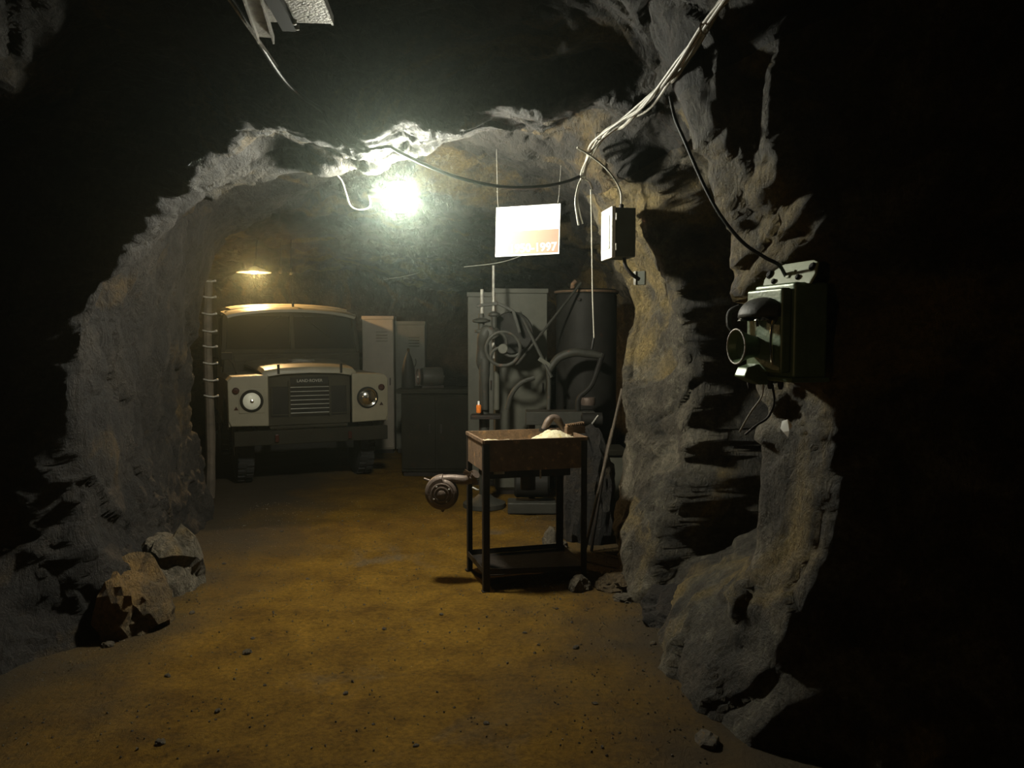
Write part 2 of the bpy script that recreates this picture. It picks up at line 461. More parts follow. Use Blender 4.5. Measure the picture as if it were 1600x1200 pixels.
# ------------------------------------------------------------------ tunnel net
# every station: distance y, then 15 points (x, z) from the left foot over the roof to the right foot
NET = [
 (-3.0, [(-2.3, -.15), (-2.6, .5), (-2.7, 1.1), (-2.6, 1.75), (-2.3, 2.3), (-1.7, 2.75), (-.9, 2.95), (-.1, 2.95), (.7, 2.8), (1.3, 2.4), (1.6, 1.85), (1.6, 1.2), (1.5, .6), (1.4, .25), (1.3, -.15)]),
 (1.6, [(-2.5, -.15), (-2.9, .5), (-3.0, 1.1), (-2.9, 1.75), (-2.6, 2.35), (-1.9, 2.8), (-1.0, 3.0), (-.1, 3.0), (.8, 3.0), (1.9, 2.7), (2.3, 1.85), (2.4, 1.2), (2.3, .6), (2.1, .25), (1.9, -.15)]),
 (2.55, [(-2.5, -.15), (-2.9, .5), (-3.1, 1.1), (-3.0, 1.75), (-2.6, 2.35), (-1.9, 3.05), (-1.0, 3.35), (-.1, 3.35), (.9, 3.15), (1.8, 2.7), (2.15, 1.85), (2.2, 1.2), (2.1, .6), (1.9, .25), (1.7, -.15)]),
 (2.82, [(-2.45, -.15), (-2.85, .5), (-3.1, 1.1), (-3.0, 1.75), (-2.6, 2.4), (-1.9, 3.0), (-1.0, 3.22), (-.2, 3.2), (.8, 3.1), (1.35, 2.6), (1.75, 1.9), (1.85, 1.3), (1.75, .75), (1.55, .3), (1.3, -.15)]),
 (3.0, [(-2.45, -.15), (-2.85, .5), (-3.1, 1.1), (-3.0, 1.75), (-2.6, 2.4), (-1.9, 3.0), (-1.0, 3.20), (-.2, 3.16), (.72, 3.05), (1.0, 2.5), (1.25, 1.9), (1.30, 1.3), (1.22, .75), (1.04, .3), (.93, -.15)]),
 (3.35, [(-2.4, -.15), (-2.8, .5), (-3.0, 1.1), (-2.95, 1.75), (-2.55, 2.4), (-1.8, 2.98), (-1.0, 3.16), (-.2, 3.10), (.60, 3.0), (.78, 2.45), (.96, 1.9), (1.07, 1.3), (1.02, .75), (.86, .3), (.76, -.15)]),
 (3.8, [(-2.3, -.15), (-2.8, .5), (-3.1, 1.1), (-3.1, 1.75), (-2.7, 2.45), (-1.95, 2.95), (-.9, 3.05), (-.1, 3.03), (.55, 3.0), (.98, 2.6), (1.45, 1.9), (1.55, 1.25), (1.35, .6), (.86, .22), (.72, -.15)]),
 (4.03, [(-2.2, -.15), (-2.6, .5), (-2.95, 1.1), (-2.95, 1.75), (-2.55, 2.42), (-1.8, 2.88), (-.9, 2.98), (-.1, 2.98), (.52, 3.0), (1.12, 2.62), (1.75, 1.9), (1.8, 1.2), (1.55, .6), (.93, .24), (.75, -.15)]),
 (4.2, [(-2.1, -.15), (-2.25, .5), (-2.3, 1.1), (-2.2, 1.8), (-1.88, 2.34), (-1.3, 2.74), (-.7, 2.76), (-.15, 2.77), (.45, 2.83), (1.15, 2.62), (1.8, 1.9), (1.85, 1.2), (1.65, .6), (.98, .25), (.78, -.15)]),
 (4.68, [(-2.2, -.15), (-2.35, .5), (-2.41, 1.1), (-2.34, 1.8), (-2.0, 2.36), (-1.38, 2.68), (-.75, 2.69), (-.15, 2.80), (.43, 2.92), (1.1, 2.55), (1.85, 1.9), (1.9, 1.2), (1.7, .6), (1.05, .22), (.82, -.15)]),
 (4.71, [(-2.22, -.15), (-2.38, .5), (-2.43, 1.1), (-2.37, 1.8), (-2.03, 2.37), (-1.39, 2.63), (-.75, 2.65), (-.15, 2.81), (.40, 2.90), (.79, 2.38), (.99, 1.87), (1.08, 1.2), (1.00, .6), (.84, .2), (.78, -.15)]),
 (4.82, [(-2.25, -.15), (-2.4, .5), (-2.45, 1.1), (-2.4, 1.8), (-2.05, 2.38), (-1.4, 2.62), (-.75, 2.64), (-.15, 2.82), (.40, 2.90), (.77, 2.38), (.96, 1.87), (1.04, 1.2), (.98, .6), (.83, .2), (.77, -.15)]),
 (4.92, [(-2.27, -.15), (-2.41, .5), (-2.45, 1.1), (-2.4, 1.8), (-2.1, 2.40), (-1.42, 2.72), (-.75, 2.80), (-.15, 2.88), (.38, 2.88), (.75, 2.38), (.94, 1.87), (1.00, 1.2), (.95, .6), (.82, .2), (.77, -.15)]),
 (5.05, [(-2.3, -.15), (-2.42, .5), (-2.45, 1.1), (-2.4, 1.8), (-2.15, 2.42), (-1.5, 2.90), (-.8, 2.98), (-.15, 2.95), (.35, 2.86), (.72, 2.38), (.91, 1.87), (.93, 1.2), (.90, .6), (.81, .2), (.77, -.15)]),
 (5.45, [(-2.4, -.15), (-2.48, .5), (-2.5, 1.1), (-2.45, 1.8), (-2.2, 2.45), (-1.6, 2.93), (-.8, 2.98), (-.15, 2.93), (.25, 2.80), (.58, 2.42), (.82, 1.9), (.76, 1.1), (.76, .5), (.80, .15), (.82, -.15)]),
 (5.9, [(-2.5, -.15), (-2.55, .5), (-2.58, 1.1), (-2.52, 1.8), (-2.3, 2.45), (-1.7, 2.92), (-.8, 2.95), (-.15, 2.9), (.3, 2.78), (.72, 2.45), (1.05, 1.9), (1.15, 1.1), (1.15, .5), (1.15, .15), (1.15, -.15)]),
 (6.9, [(-2.65, -.15), (-2.72, .5), (-2.78, 1.2), (-2.74, 1.9), (-2.45, 2.5), (-1.95, 2.72), (-.9, 2.70), (-.2, 2.68), (.4, 2.70), (.8, 2.5), (1.15, 1.9), (1.2, 1.1), (1.2, .5), (1.2, .15), (1.2, -.15)]),
 (7.15, [(-2.75, -.15), (-2.85, .5), (-2.95, 1.2), (-2.9, 1.9), (-2.6, 2.55), (-2.0, 2.8), (-.9, 2.78), (-.2, 2.75), (.4, 2.75), (.8, 2.5), (1.17, 1.9), (1.25, 1.1), (1.25, .5), (1.25, .15), (1.25, -.15)]),
 (7.5, [(-3.4, -.15), (-3.7, .5), (-3.9, 1.2), (-3.8, 1.9), (-3.3, 2.65), (-2.2, 2.95), (-.9, 2.95), (-.2, 2.9), (.4, 2.85), (.9, 2.55), (1.3, 1.9), (1.4, 1.1), (1.4, .5), (1.4, .15), (1.4, -.15)]),
 (8.6, [(-4.3, -.15), (-4.5, .5), (-4.7, 1.2), (-4.6, 1.9), (-4.2, 2.5), (-2.6, 2.78), (-1.2, 2.8), (-.3, 2.75), (.4, 2.7), (1.0, 2.4), (1.35, 1.9), (1.45, 1.1), (1.45, .5), (1.45, .15), (1.45, -.15)]),
 (9.8, [(-4.9, -.15), (-5.1, .5), (-5.2, 1.2), (-5.1, 1.9), (-4.7, 2.5), (-3.2, 2.8), (-1.6, 2.75), (-.5, 2.6), (.3, 2.5), (1.0, 2.2), (1.3, 1.8), (1.4, 1.1), (1.4, .5), (1.4, .15), (1.4, -.15)]),
 (12.4, [(-5.4, -.15), (-5.6, .5), (-5.7, 1.1), (-5.6, 1.6), (-5.2, 2.3), (-3.9, 2.6), (-2.3, 2.6), (-1.0, 2.3), (0, 2.25), (.6, 2.1), (.9, 1.7), (1.0, 1.1), (1.0, .5), (1.0, .15), (1.0, -.15)]),
]


def build_tunnel():
    ys = np.array([s[0] for s in NET])
    P = np.array([s[1] for s in NET])                       # stations x 15 x 2
    fine = np.concatenate([np.arange(-3, 2.0, 0.12), np.arange(2.0, 8.0, 0.021), np.arange(8.0, 12.4, 0.045)])
    # resample around the profile: samples per segment by length at y=5
    seg = np.linalg.norm(np.diff(P[13], axis=0), axis=1)
    t = [0.0]
    for j, l in enumerate(seg):
        n = max(4, int(l / 0.019))
        t += list(j + (np.arange(n) + 1) / n)
    t = np.array(t)
    X = np.zeros((len(fine), len(t), 2))
    prof = np.zeros((len(ys), len(t), 2))
    for i in range(len(ys)):
        for c in (0, 1):
            prof[i, :, c] = np.interp(t, np.arange(15), P[i, :, c])
    # smooth along the profile
    for _ in range(30):
        prof[:, 1:-1] = prof[:, 1:-1] * 0.5 + 0.25 * (prof[:, :-2] + prof[:, 2:])
    for k in range(len(t)):
        for c in (0, 1):
            X[:, k, c] = np.interp(fine, ys, prof[:, k, c])
    # light smoothing along y (weights by spacing are close enough)
    for _ in range(3):
        X[1:-1] = X[1:-1] * 0.5 + 0.25 * (X[:-2] + X[2:])
    V = np.zeros((len(fine), len(t), 3))
    V[:, :, 0] = X[:, :, 0]; V[:, :, 2] = X[:, :, 1]; V[:, :, 1] = fine[:, None]
    # closing wall at the far end
    cap = []
    last = V[-1]; cen = np.array([(-5.4 + 1.0) / 2, 12.4, 1.0])
    for k, s in enumerate(np.linspace(0.96, 0.0, 46)):
        q = cen + (last - cen) * np.array([s, 1, s]); q[:, 1] = 12.4 + 0.35 * math.sin((1 - s) * PI / 2)
        cap.append(q)
    V = np.concatenate([V, np.array(cap)], 0)
    ny, nt_ = V.shape[:2]
    du = np.gradient(V, axis=0); dv = np.gradient(V, axis=1)
    Nn = np.cross(du, dv); Nn /= np.maximum(np.linalg.norm(Nn, axis=2, keepdims=True), 1e-9)
    mid = np.array([-0.6, 0, 1.3])
    side = ((mid - V) * Nn)[:, :, [0, 2]].sum(2)
    side[-46:] = -Nn[-46:, :, 1] 
    Nn *= np.sign(side)[:, :, None]                        # point into the tunnel
    # average the normals so that crags stay clean
    for _ in range(10):
        Nn[1:-1] = 0.5 * Nn[1:-1] + 0.25 * (Nn[:-2] + Nn[2:])
        Nn[:, 1:-1] = 0.5 * Nn[:, 1:-1] + 0.25 * (Nn[:, :-2] + Nn[:, 2:])
    Nn /= np.maximum(np.linalg.norm(Nn, axis=2, keepdims=True), 1e-9)
    flat = V.reshape(-1, 3)
    d = rock_disp(flat)
    V = flat + Nn.reshape(-1, 3) * d[:, None]
    idx = np.arange(ny * nt_).reshape(ny, nt_)
    def sub(i0, i1, j0, j1):
        a = idx[i0:i1, j0:j1]
        q = np.stack([a[:-1, :-1], a[1:, :-1], a[1:, 1:], a[:-1, 1:]], -1).reshape(-1, 4)
        u, inv = np.unique(q, return_inverse=True)
        return V[u], inv.reshape(-1, 4)
    jl = int(np.argmin(np.abs(t - 4.3))); jr = int(np.argmin(np.abs(t - 8.7)))
    ie = ny - 46
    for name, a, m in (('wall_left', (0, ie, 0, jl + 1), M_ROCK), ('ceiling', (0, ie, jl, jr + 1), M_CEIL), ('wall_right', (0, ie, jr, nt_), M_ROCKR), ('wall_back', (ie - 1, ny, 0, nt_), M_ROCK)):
        v, f = sub(*a)
        o = mesh_np(name, v, f, m)
        tag(o, kind='structure')
    return


build_tunnel()
from mathutils.bvhtree import BVHTree
BV = []
for _n in ('wall_left', 'wall_right', 'ceiling', 'wall_back'):
    _m = bpy.data.objects[_n].data
    _v = np.empty(len(_m.vertices) * 3); _m.vertices.foreach_get('co', _v)
    _f = np.empty(len(_m.polygons) * 4, dtype=np.int32); _m.polygons.foreach_get('vertices', _f)
    BV.append(BVHTree.FromPolygons(_v.reshape(-1, 3).tolist(), _f.reshape(-1, 4).tolist()))
AXIS_X = -0.6


def drape(p, clear=0.02):
    """keep a fixing inside the drift: if rock lies between the drift's axis and p, lay p on that rock"""
    p = Vector(p); c = Vector((max(-1.2, min(0.2, p.x)), p.y - .15, 1.6)); d = p - c; L = d.length; d.normalize()
    best = L
    for t in BV:
        h = t.ray_cast(c, d, L + clear)
        if h[0] is not None: best = min(best, h[3] - clear)
    return c + d * best


def floor_z(x, y):
    p = np.array([[x, y, 0.0]])
    return float(floor_h(p)[0])


def floor_h(p):
    q = p.copy(); q[:, 2] = 0
    h = perlin(q * 0.8 + 3) * 0.018 + perlin(q * 3.0 + 8) * 0.010 + perlin(q * 9 + 1) * 0.004 + (0.2 - np.abs(perlin(q * 22 + 6))) * 0.003
    return h


def build_floor():
    xs = np.arange(-6.2, 2.6, 0.03)
    yy = np.concatenate([np.arange(-3.0, 2.5, 0.1), np.arange(2.5, 8.5, 0.022), np.arange(8.5, 13, 0.06)])
    X, Y = np.meshgrid(xs, yy)
    p = np.stack([X.ravel(), Y.ravel(), np.zeros(X.size)], 1)
    p[:, 2] = floor_h(p)
    idx = np.arange(X.size).reshape(X.shape)
    q = np.stack([idx[:-1, :-1], idx[:-1, 1:], idx[1:, 1:], idx[1:, :-1]], -1).reshape(-1, 4)
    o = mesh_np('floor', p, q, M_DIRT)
    tag(o, kind='structure')


build_floor()

# ------------------------------------------------------------------ the bare bulb
def bare_bulb():
    r = thing('hanging_bulb', 'glaring white bare bulb hanging on its cable in the middle of the tunnel', 'lamp', LAMP)
    m = MB()
    R = BULB_RADIUS
    M = Matrix.Rotation(math.radians(-100), 4, 'Y') @ Matrix.Identity(4)
    prof = [(0.0, R)]
    for i in range(1, 12):
        a = PI * i / 14
        prof.append((R * math.sin(a), R * math.cos(a)))
    prof += [(0.030, -R * 1.12), (0.020, -R * 1.3), (0.018, -R * 1.4)]
    prof.reverse()
    # axis: neck points to the left and slightly up
    Ax = Vector((0.93, -0.1, -0.15)).normalized()
    Mr = Vector((0, 0, 1)).rotation_difference(Ax).to_matrix().to_4x4()
    m.lathe(prof, 20, Mr)
    m.build('bulb', M_BULB, r, smooth=True)
    s = MB(); s.lathe([(0.024, -R * 1.35), (0.027, -R * 1.45), (0.027, -R * 2.0), (0.018, -R * 2.2), (0.008, -R * 2.25)][::-1], 18, Mr)
    s.build('socket', M_CABLK, r, smooth=True)
    end = Ax * (-R * 2.2)
    pts = [end] + [at(px, py, 5.0) - LAMP for px, py in ((578, 322), (562, 328), (548, 322), (541, 303), (534, 283), (524, 272), (510, 266))]
    pts[-1] = at(512, 262, 5.1) - LAMP
    pts.append(Vector((-1.24, 5.25, 3.05)) - LAMP)
    c = MB().tube(spline(pts, 6), 0.0055, 8)
    c.build('cable', M_CABW, r, smooth=True)


bare_bulb()


def warm_lamp():
    r = thing('bulkhead_lamp', 'small warm orange lamp on the rock roof above the off-road vehicle', 'lamp', WARM)
    b = MB(); b.lathe([(0, -0.045), (0.03, -0.04), (0.05, -0.02), (0.055, 0.0)], 18)
    b.build('bulb', M_WARM, r, smooth=True)
    s = MB(); s.lathe([(0.055, 0.0), (0.19, -0.03), (0.21, -0.032), (0.21, -0.02), (0.08, 0.03), (0.03, 0.05)], 28)
    s.build('reflector', M_GALV, r, smooth=True)
    k = MB().tube([(0, 0, 0.04), (0.02, 0.02, 0.14), (0.05, 0.05, 0.6)], 0.008, 8)
    k.build('stem', M_IRON, r, smooth=True)
    # spare unlit holders beside it
    for i, (px, py) in enumerate(((438, 421), (454, 423))):
        p = at(px, py, 9.8)
        t = thing('lamp_holder', 'small shiny unlit lamp holder %s the warm orange lamp' % ('just right of' if i == 0 else 'second to the right of'), 'lamp holder', p)
        m = MB(); m.lathe([(0.0, -0.05), (0.02, -0.045), (0.03, -0.02), (0.022, 0.01), (0.012, 0.03)], 14)
        m.build('glass', M_CHROME, t, smooth=True)
        MB().tube([(0, 0, 0.02), (0.01, 0, 0.2), (0.0, 0.05, 0.5)], 0.006, 6).build('cable', M_CABLK, t)


warm_lamp()


def fill_light():  # unseen fill added to lift the dark near rock; bulb and housing invented
    r = thing('fill_light', 'added fill light unseen behind the viewer', 'lamp', (-2.35, -1.5, 1.7))
    b = MB(); b.lathe([(0, -0.09), (0.06, -0.07), (0.08, -0.02), (0.08, 0.03)], 18)
    b.build('bulb', M_FILL, r, smooth=True)
    s = MB(); s.lathe([(0.10, 0.03), (0.10, 0.08), (0.04, 0.10), (0.02, 0.4)], 20)
    s.build('housing', M_IRON, r, smooth=True)


fill_light()


# ------------------------------------------------------------------ hearth table
YAW_T = math.atan2(0.18, 0.655)
def hearth():
    O = (-0.175, 4.9)
    gz = floor_z(*O)
    r = thing('forge_table', 'rusty steel forge hearth table on four thin legs, heaped with pale ash', 'forge', (O[0], O[1], gz), YAW_T)
    Wd, D, H = 0.68, 0.50, 0.955 - gz
    tz = H - 0.20
    # tray walls
    m = MB()
    m.b2(0, Wd, 0, 0.006, tz, H); m.b2(0, Wd, D - 0.006, D, tz, H)
    m.b2(0, 0.006, 0.006, D - 0.006, tz, H); m.b2(Wd - 0.006, Wd, 0.006, D - 0.006, tz, H)
    m.b2(0.006, Wd - 0.006, 0.006, D - 0.006, tz + 0.04, tz + 0.05)
    m.build('tray', M_RUST, r, bevel=0.0015)
    f = MB()
    for (a, b, w) in (((0, -.004, H - .012), (Wd, -.004, H - .012), 1), ((0, D + .004, H - .012), (Wd, D + .004, H - .012), 1), ((-.004, 0, H - .012), (-.004, D, H - .012), 1), ((Wd + .004, 0, H - .012), (Wd + .004, D, H - .012), 1)):
        f.bar(a, b, 0.008, 0.022)
    f.build('rim', M_RUST, r, bevel=0.001)
    for x, y in ((0, 0), (Wd, 0), (0, D), (Wd, D)):
        l = MB(); sx = 1 if x == 0 else -1; sy = 1 if y == 0 else -1
        l.b2(min(x, x + sx * .038), max(x, x + sx * .038), y - .0035, y + .0035, 0, H - .02)
        l.b2(x - .0035, x + .0035, min(y, y + sy * .038), max(y, y + sy * .038), 0, H - .02)
        o = l.build('leg', M_IRON, r, bevel=0.001)
        MB().b2(x - .012 + (0 if sx > 0 else -.02), x + .032 + (0 if sx > 0 else -.02), y - .012 + (0 if sy > 0 else -.02), y + .032 + (0 if sy > 0 else -.02), -0.004, 0.006).build('foot_plate', M_IRON, o)
    for a, b in (((0, 0, .13), (Wd, 0, .10)), ((0, D, .12), (Wd, D, .12)), ((0, 0, .13), (0, D, .12)), ((Wd, 0, .1), (Wd, D, .12))):
        MB().bar(a, b, 0.006, 0.035).build('lower_rail', M_IRON, r)
    # thin dark iron sheet laid between the lower rails
    MB().b2(0.006, Wd - .006, 0.006, D - .006, .098, .103).build('lower_sheet', M_IRON, r)
    # air nozzle box and pipe under the tray
    n = MB(); n.b2(.05, .62, .14, .36, tz - .07, tz)
    n.build('ash_box', M_IRON, r, bevel=0.003)
    MB().b2(.09, .16, .10, .108, tz - .035, tz - .012).build('label_plate', M_GALV, r)
    MB().cyl((.40, .1, tz - .075), (.40, .1, tz), .006).build('lever', M_GALV, r)
    MB().lathe([(.05, 0), (.05, .10), (.08, .12)], 20, T(.36, .25, tz - .17)).build('tuyere', M_IRON, r, smooth=True)
    # ash heap
    nx, nyy = 64, 46
    xs = np.linspace(.007, Wd - .007, nx); yy = np.linspace(.007, D - .007, nyy)
    X, Y = np.meshgrid(xs, yy)
    h = tz + .13 + 0.012 * np.sin(X * 9)
    h = h + 0.105 * np.exp(-(((X - .53) / .15) ** 2 + ((Y - .26) / .16) ** 2)) - .04 * np.exp(-(((X - .27) / .16) ** 2 + ((Y - .30) / .15) ** 2))
    h = h + .05 * np.exp(-(X / .07) ** 2) + .035 * np.exp(-((Y) / .05) ** 2) 
    p = np.stack([X.ravel(), Y.ravel(), h.ravel()], 1)
    p[:, 2] += perlin(p * 14) * .012 + perlin(p * 45) * .007
    p[:, 2] = np.minimum(p[:, 2], np.where((p[:, 0] < .03) | (p[:, 1] < .02) | (p[:, 0] > Wd - .03) | (p[:, 1] > D - .03), H - .006, 9))
    idx = np.arange(X.size).reshape(X.shape)
    q = np.stack([idx[:-1, :-1], idx[:-1, 1:], idx[1:, 1:], idx[1:, :-1]], -1).reshape(-1, 4)
    o = mesh_np('ash', p, q, M_ASH); o.parent = r
    # --- things that sit at the back right of the tray
    def W3(x, y, z):
        c, s = math.cos(YAW_T), math.sin(YAW_T)
        return Vector((O[0] + c * x - s * y, O[1] + s * x + c * y, gz + z))
    a = thing('pipe_elbow', 'curved rusty iron pipe elbow lying at the back of the forge tray', 'pipe', W3(.60, .43, H - .045), YAW_T + .1)
    pts = [(-.075 + .15 * (i / 14), 0, .13 * math.sin(PI * (0.12 + 0.80 * i / 14))) for i in range(15)]
    MB().tube(pts, [.024 - .003 * math.cos(i) for i in range(15)], 14).build('bend', M_CAST, a, smooth=True)
    MB().lathe([(.036, -.012), (.036, .008)], 18, T(*pts[0])).build('flange', M_IRON, a, smooth=True)
    b = thing('gear_rack', 'short toothed cast block standing on the right rim of the forge tray', 'gear rack', W3(.695, .27, H - .012), YAW_T + .15)
    g = MB(); g.b2(-.07, .07, -.02, .02, 0, .05)
    g.build('body', M_RUST, b, bevel=.002)
    tt = MB()
    for i in range(9): tt.box((-.06 + i * .0152, 0.0, .056 + .0015 * i), (.008, .036, .020))
    tt.build('teeth', M_RUST, b)


hearth()


def blower():
    p = at(692, 770, 5.13)
    r = thing('forge_blower', 'brown snail-shaped cast blower with ringed cover hung left of the forge table', 'blower', p, math.radians(-4))
    # scroll housing: radius grows around the spiral, outlet leaves at the top to the right
    prof = []
    def scroll(th):  # th from 0 (top, outlet) counterclockwise all round
        return 0.096 + 0.026 * (1 - th / (2 * PI))
    n = 48
    for sgn in (1,):
        outline = [(math.cos(PI / 2 + 2 * PI * i / n) * scroll(2 * PI * i / n), math.sin(PI / 2 + 2 * PI * i / n) * scroll(2 * PI * i / n)) for i in range(n)]
    m = MB()
    # rounded rim by stacking shrunk outlines
    layers = [(-.045, .80), (-.040, .90), (-.030, .97), (-.012, 1.0), (.012, 1.0), (.030, .97), (.040, .90), (.045, .80)]
    vs = []; fs = []
    for y, s in layers:
        vs += [(x * s, y, z * s) for x, z in outline]
    for i in range(len(layers) - 1):
        for k in range(n):
            k2 = (k + 1) % n
            fs.append((i * n + k, i * n + k2, (i + 1) * n + k2, (i + 1) * n + k))
    fs.append(tuple(range(n))); fs.append(tuple(reversed(range((len(layers) - 1) * n, len(layers) * n))))
    m.add(vs, fs)
    m.build('housing', M_CAST, r, smooth=True, angle=50)
    c = MB(); c.lathe([(.072, .040), (.074, .050), (.066, .054), (.062, .048), (.050, .049), (.050, .058), (.043, .060), (.040, .052), (.028, .052), (.026, .064), (.016, .068), (.0, .069)], 36, AX_NY)
    c.build('cover', M_CAST, r, smooth=True, angle=25)
    for k in range(4):
        a = k * PI / 2 + .6
        MB().lathe([(.006, .05), (.006, .058), (.0, .06)], 8, T(.058 * math.cos(a), 0, .058 * math.sin(a)) @ AX_NY).build('screw', M_GALV, r)
    # outlet pipe
    e = at(745, 742, 5.05) - p
    pts = spline([(-.05, 0, .075), (.0, 0, .088), (.07, 0, .092), (e.x * .75, e.y * .5, .095), (e.x, e.y, e.z + .01)], 5)
    MB().tube(pts, [.030] * len(pts), 18).build('outlet_pipe', M_CAST, r, smooth=True)
    MB().lathe([(.040, -.008), (.040, .008)], 20, T(pts[-4].x, pts[-4].y, pts[-4].z) @ AX_X).build('flange', M_CAST, r, smooth=True)
    lug = MB(); lug.prism([(-.018, -.098), (.018, -.098), (.006, -.125), (-.006, -.125)], -.015, .015)
    lug.build('drain_lug', M_CAST, r, bevel=.003)
    MB().cyl((-.075, 0, .075), (-.125, 0, .092), .008, 10).build('oil_cup', M_CAST, r, smooth=True)
    # clamp to the table
    br = MB()
    br.bar((e.x - .035, e.y - .01, .155), (e.x + .005, e.y - .01, .075), .006, .032)
    br.bar((e.x - .075, e.y - .01, .16), (e.x - .045, e.y - .01, .14), .006, .03)
    br.bar((e.x - .05, e.y - .01, .135), (e.x - .03, e.y, .10), .01, .012)
    br.build('clamp', M_RUST, r)
    MB().tube(spline([(e.x - .02, e.y - .01, .055), (e.x + .005, e.y - .02, .045), (e.x + .02, e.y - .02, .04)], 4), .007, 8).build('hook', M_GALV, r, smooth=True)


blower()


# ------------------------------------------------------------------ hanging sign
def sign():
    # corners in the photo: (775,324) (876,318) (873,396) (774,401)
    tl, tr, br_, bl = at(775.5, 324.5, 5.60), at(876, 318, 5.48), at(873.5, 396.5, 5.48), at(774, 401.5, 5.60)
    base = (bl + br_) / 2
    d = (br_ - bl); d.z = 0
    yaw = math.atan2(d.y, d.x)
    r = thing('hanging_sign', 'bright white sign with a red-orange lower panel hung on two wires', 'sign', base, yaw)
    Mi = (T(*base) @ Matrix.Rotation(yaw, 4, 'Z')).inverted()
    L = [Mi @ v for v in (bl, br_, tr, tl)]
    L = [Vector((v.x, 0, v.z)) for v in L]
    def bil(u, v, y):
        a = L[0].lerp(L[1], u); b = L[3].lerp(L[2], u); c = a.lerp(b, v); return (c.x, y, c.z)
    def quad(u0, u1, v0, v1, y0, y1):
        vs = [bil(u0, v0, y0), bil(u1, v0, y0), bil(u1, v1, y0), bil(u0, v1, y0), bil(u0, v0, y1), bil(u1, v0, y1), bil(u1, v1, y1), bil(u0, v1, y1)]
        return MB().add(vs, [(0, 1, 2, 3), (7, 6, 5, 4), (0, 4, 5, 1), (1, 5, 6, 2), (2, 6, 7, 3), (3, 7, 4, 0)])
    quad(0, 1, 0, 1, 0, .004).build('board', M_WHITE, r)
    quad(.02, .985, .03, .50, -.0012, 0).build('red_panel', M_RED, r)
    e = MB()
    for u0, u1, v0, v1 in ((.03, .23, .80, .84), (.10, .125, .64, .80), (.15, .165, .64, .80), (.19, .225, .64, .80)):
        q = quad(u0, u1, v0, v1, -.0014, 0); e.add(q.v, q.f)
    e.build('emblem', M_SIGNK, r)
    w = (L[1] - L[0]).length
    slope = math.atan2(L[1].z - L[0].z, L[1].x - L[0].x)
    lettering('lettering', '1950-1997', .078, M_WHITE, r, bil(.965, .075, -.0022), (PI / 2, -slope, 0), 'RIGHT', .0008, .0015)
    for u, dx in ((.035, -.01), (.955, .015)):
        a = bil(u, .975, -.003)
        c = MB().tube([a, (a[0] + dx * .6, -.003, a[2] + .06), (a[0] + dx * 2, .02, a[2] + .45)], .0010, 6)
        c.torus((a[0], -.003, a[2]), .006, .0014, Matrix.Rotation(PI / 2, 3, 'X').to_4x4(), 12, 5)
        c.build('wire', M_CABW, r)


sign()


# ------------------------------------------------------------------ junction box on the pillar
def junction_box():
    r = thing('junction_box', 'metal junction box with pale cover on the rock pillar right of the sign', 'junction box', (.603, 4.70, 2.065), math.radians(9))
    MB().b2(0, .125, 0, .22, 0, .285).build('body', M_BOXD, r, bevel=.004)
    MB().b2(-.022, 0, -.008, .228, -.006, .291).build('cover', M_WHITE, r, bevel=.003)
    MB().b2(-.030, -.022, .03, .19, .05, .245).build('cover_panel', M_WHITE, r, bevel=.002)
    for z in (.055, .23): MB().cyl((.004, -.014, z - .02), (.004, -.014, z + .02), .006, 8).build('hinge', M_GALV, r)
    MB().lathe([(.014, 0), (.014, .025), (.008, .03)], 12, T(.055, .06, .285)).build('gland', M_IRON, r)
    # cable up and conduit below
    pts = [(.055, .06, .30), (.045, .06, .40), (-.03, .04, .50), (-.14, .0, .57), (-.25, -.08, .60)]
    MB().tube(spline(pts, 6), .006, 8).build('cable', M_CABW, r, smooth=True)
    pts = [(.075, .06, 0), (.08, .05, -.05), (.115, .03, -.10), (.16, .03, -.13)]
    MB().tube(spline(pts, 5), .011, 10).build('conduit', M_IRON, r, smooth=True)
    s = thing('switch_plate', 'small pale switch plate fixed to the rock below the junction box', 'switch', at(999, 445, 5.02), math.radians(-25))
    MB().b2(-.03, .035, 0, .03, 0, .085).build('body', M_BOXD, s, bevel=.002)
    MB().b2(-.036, -.022, -.006, .0, .0, .085).build('cover', M_GALV, s, bevel=.001)


junction_box()


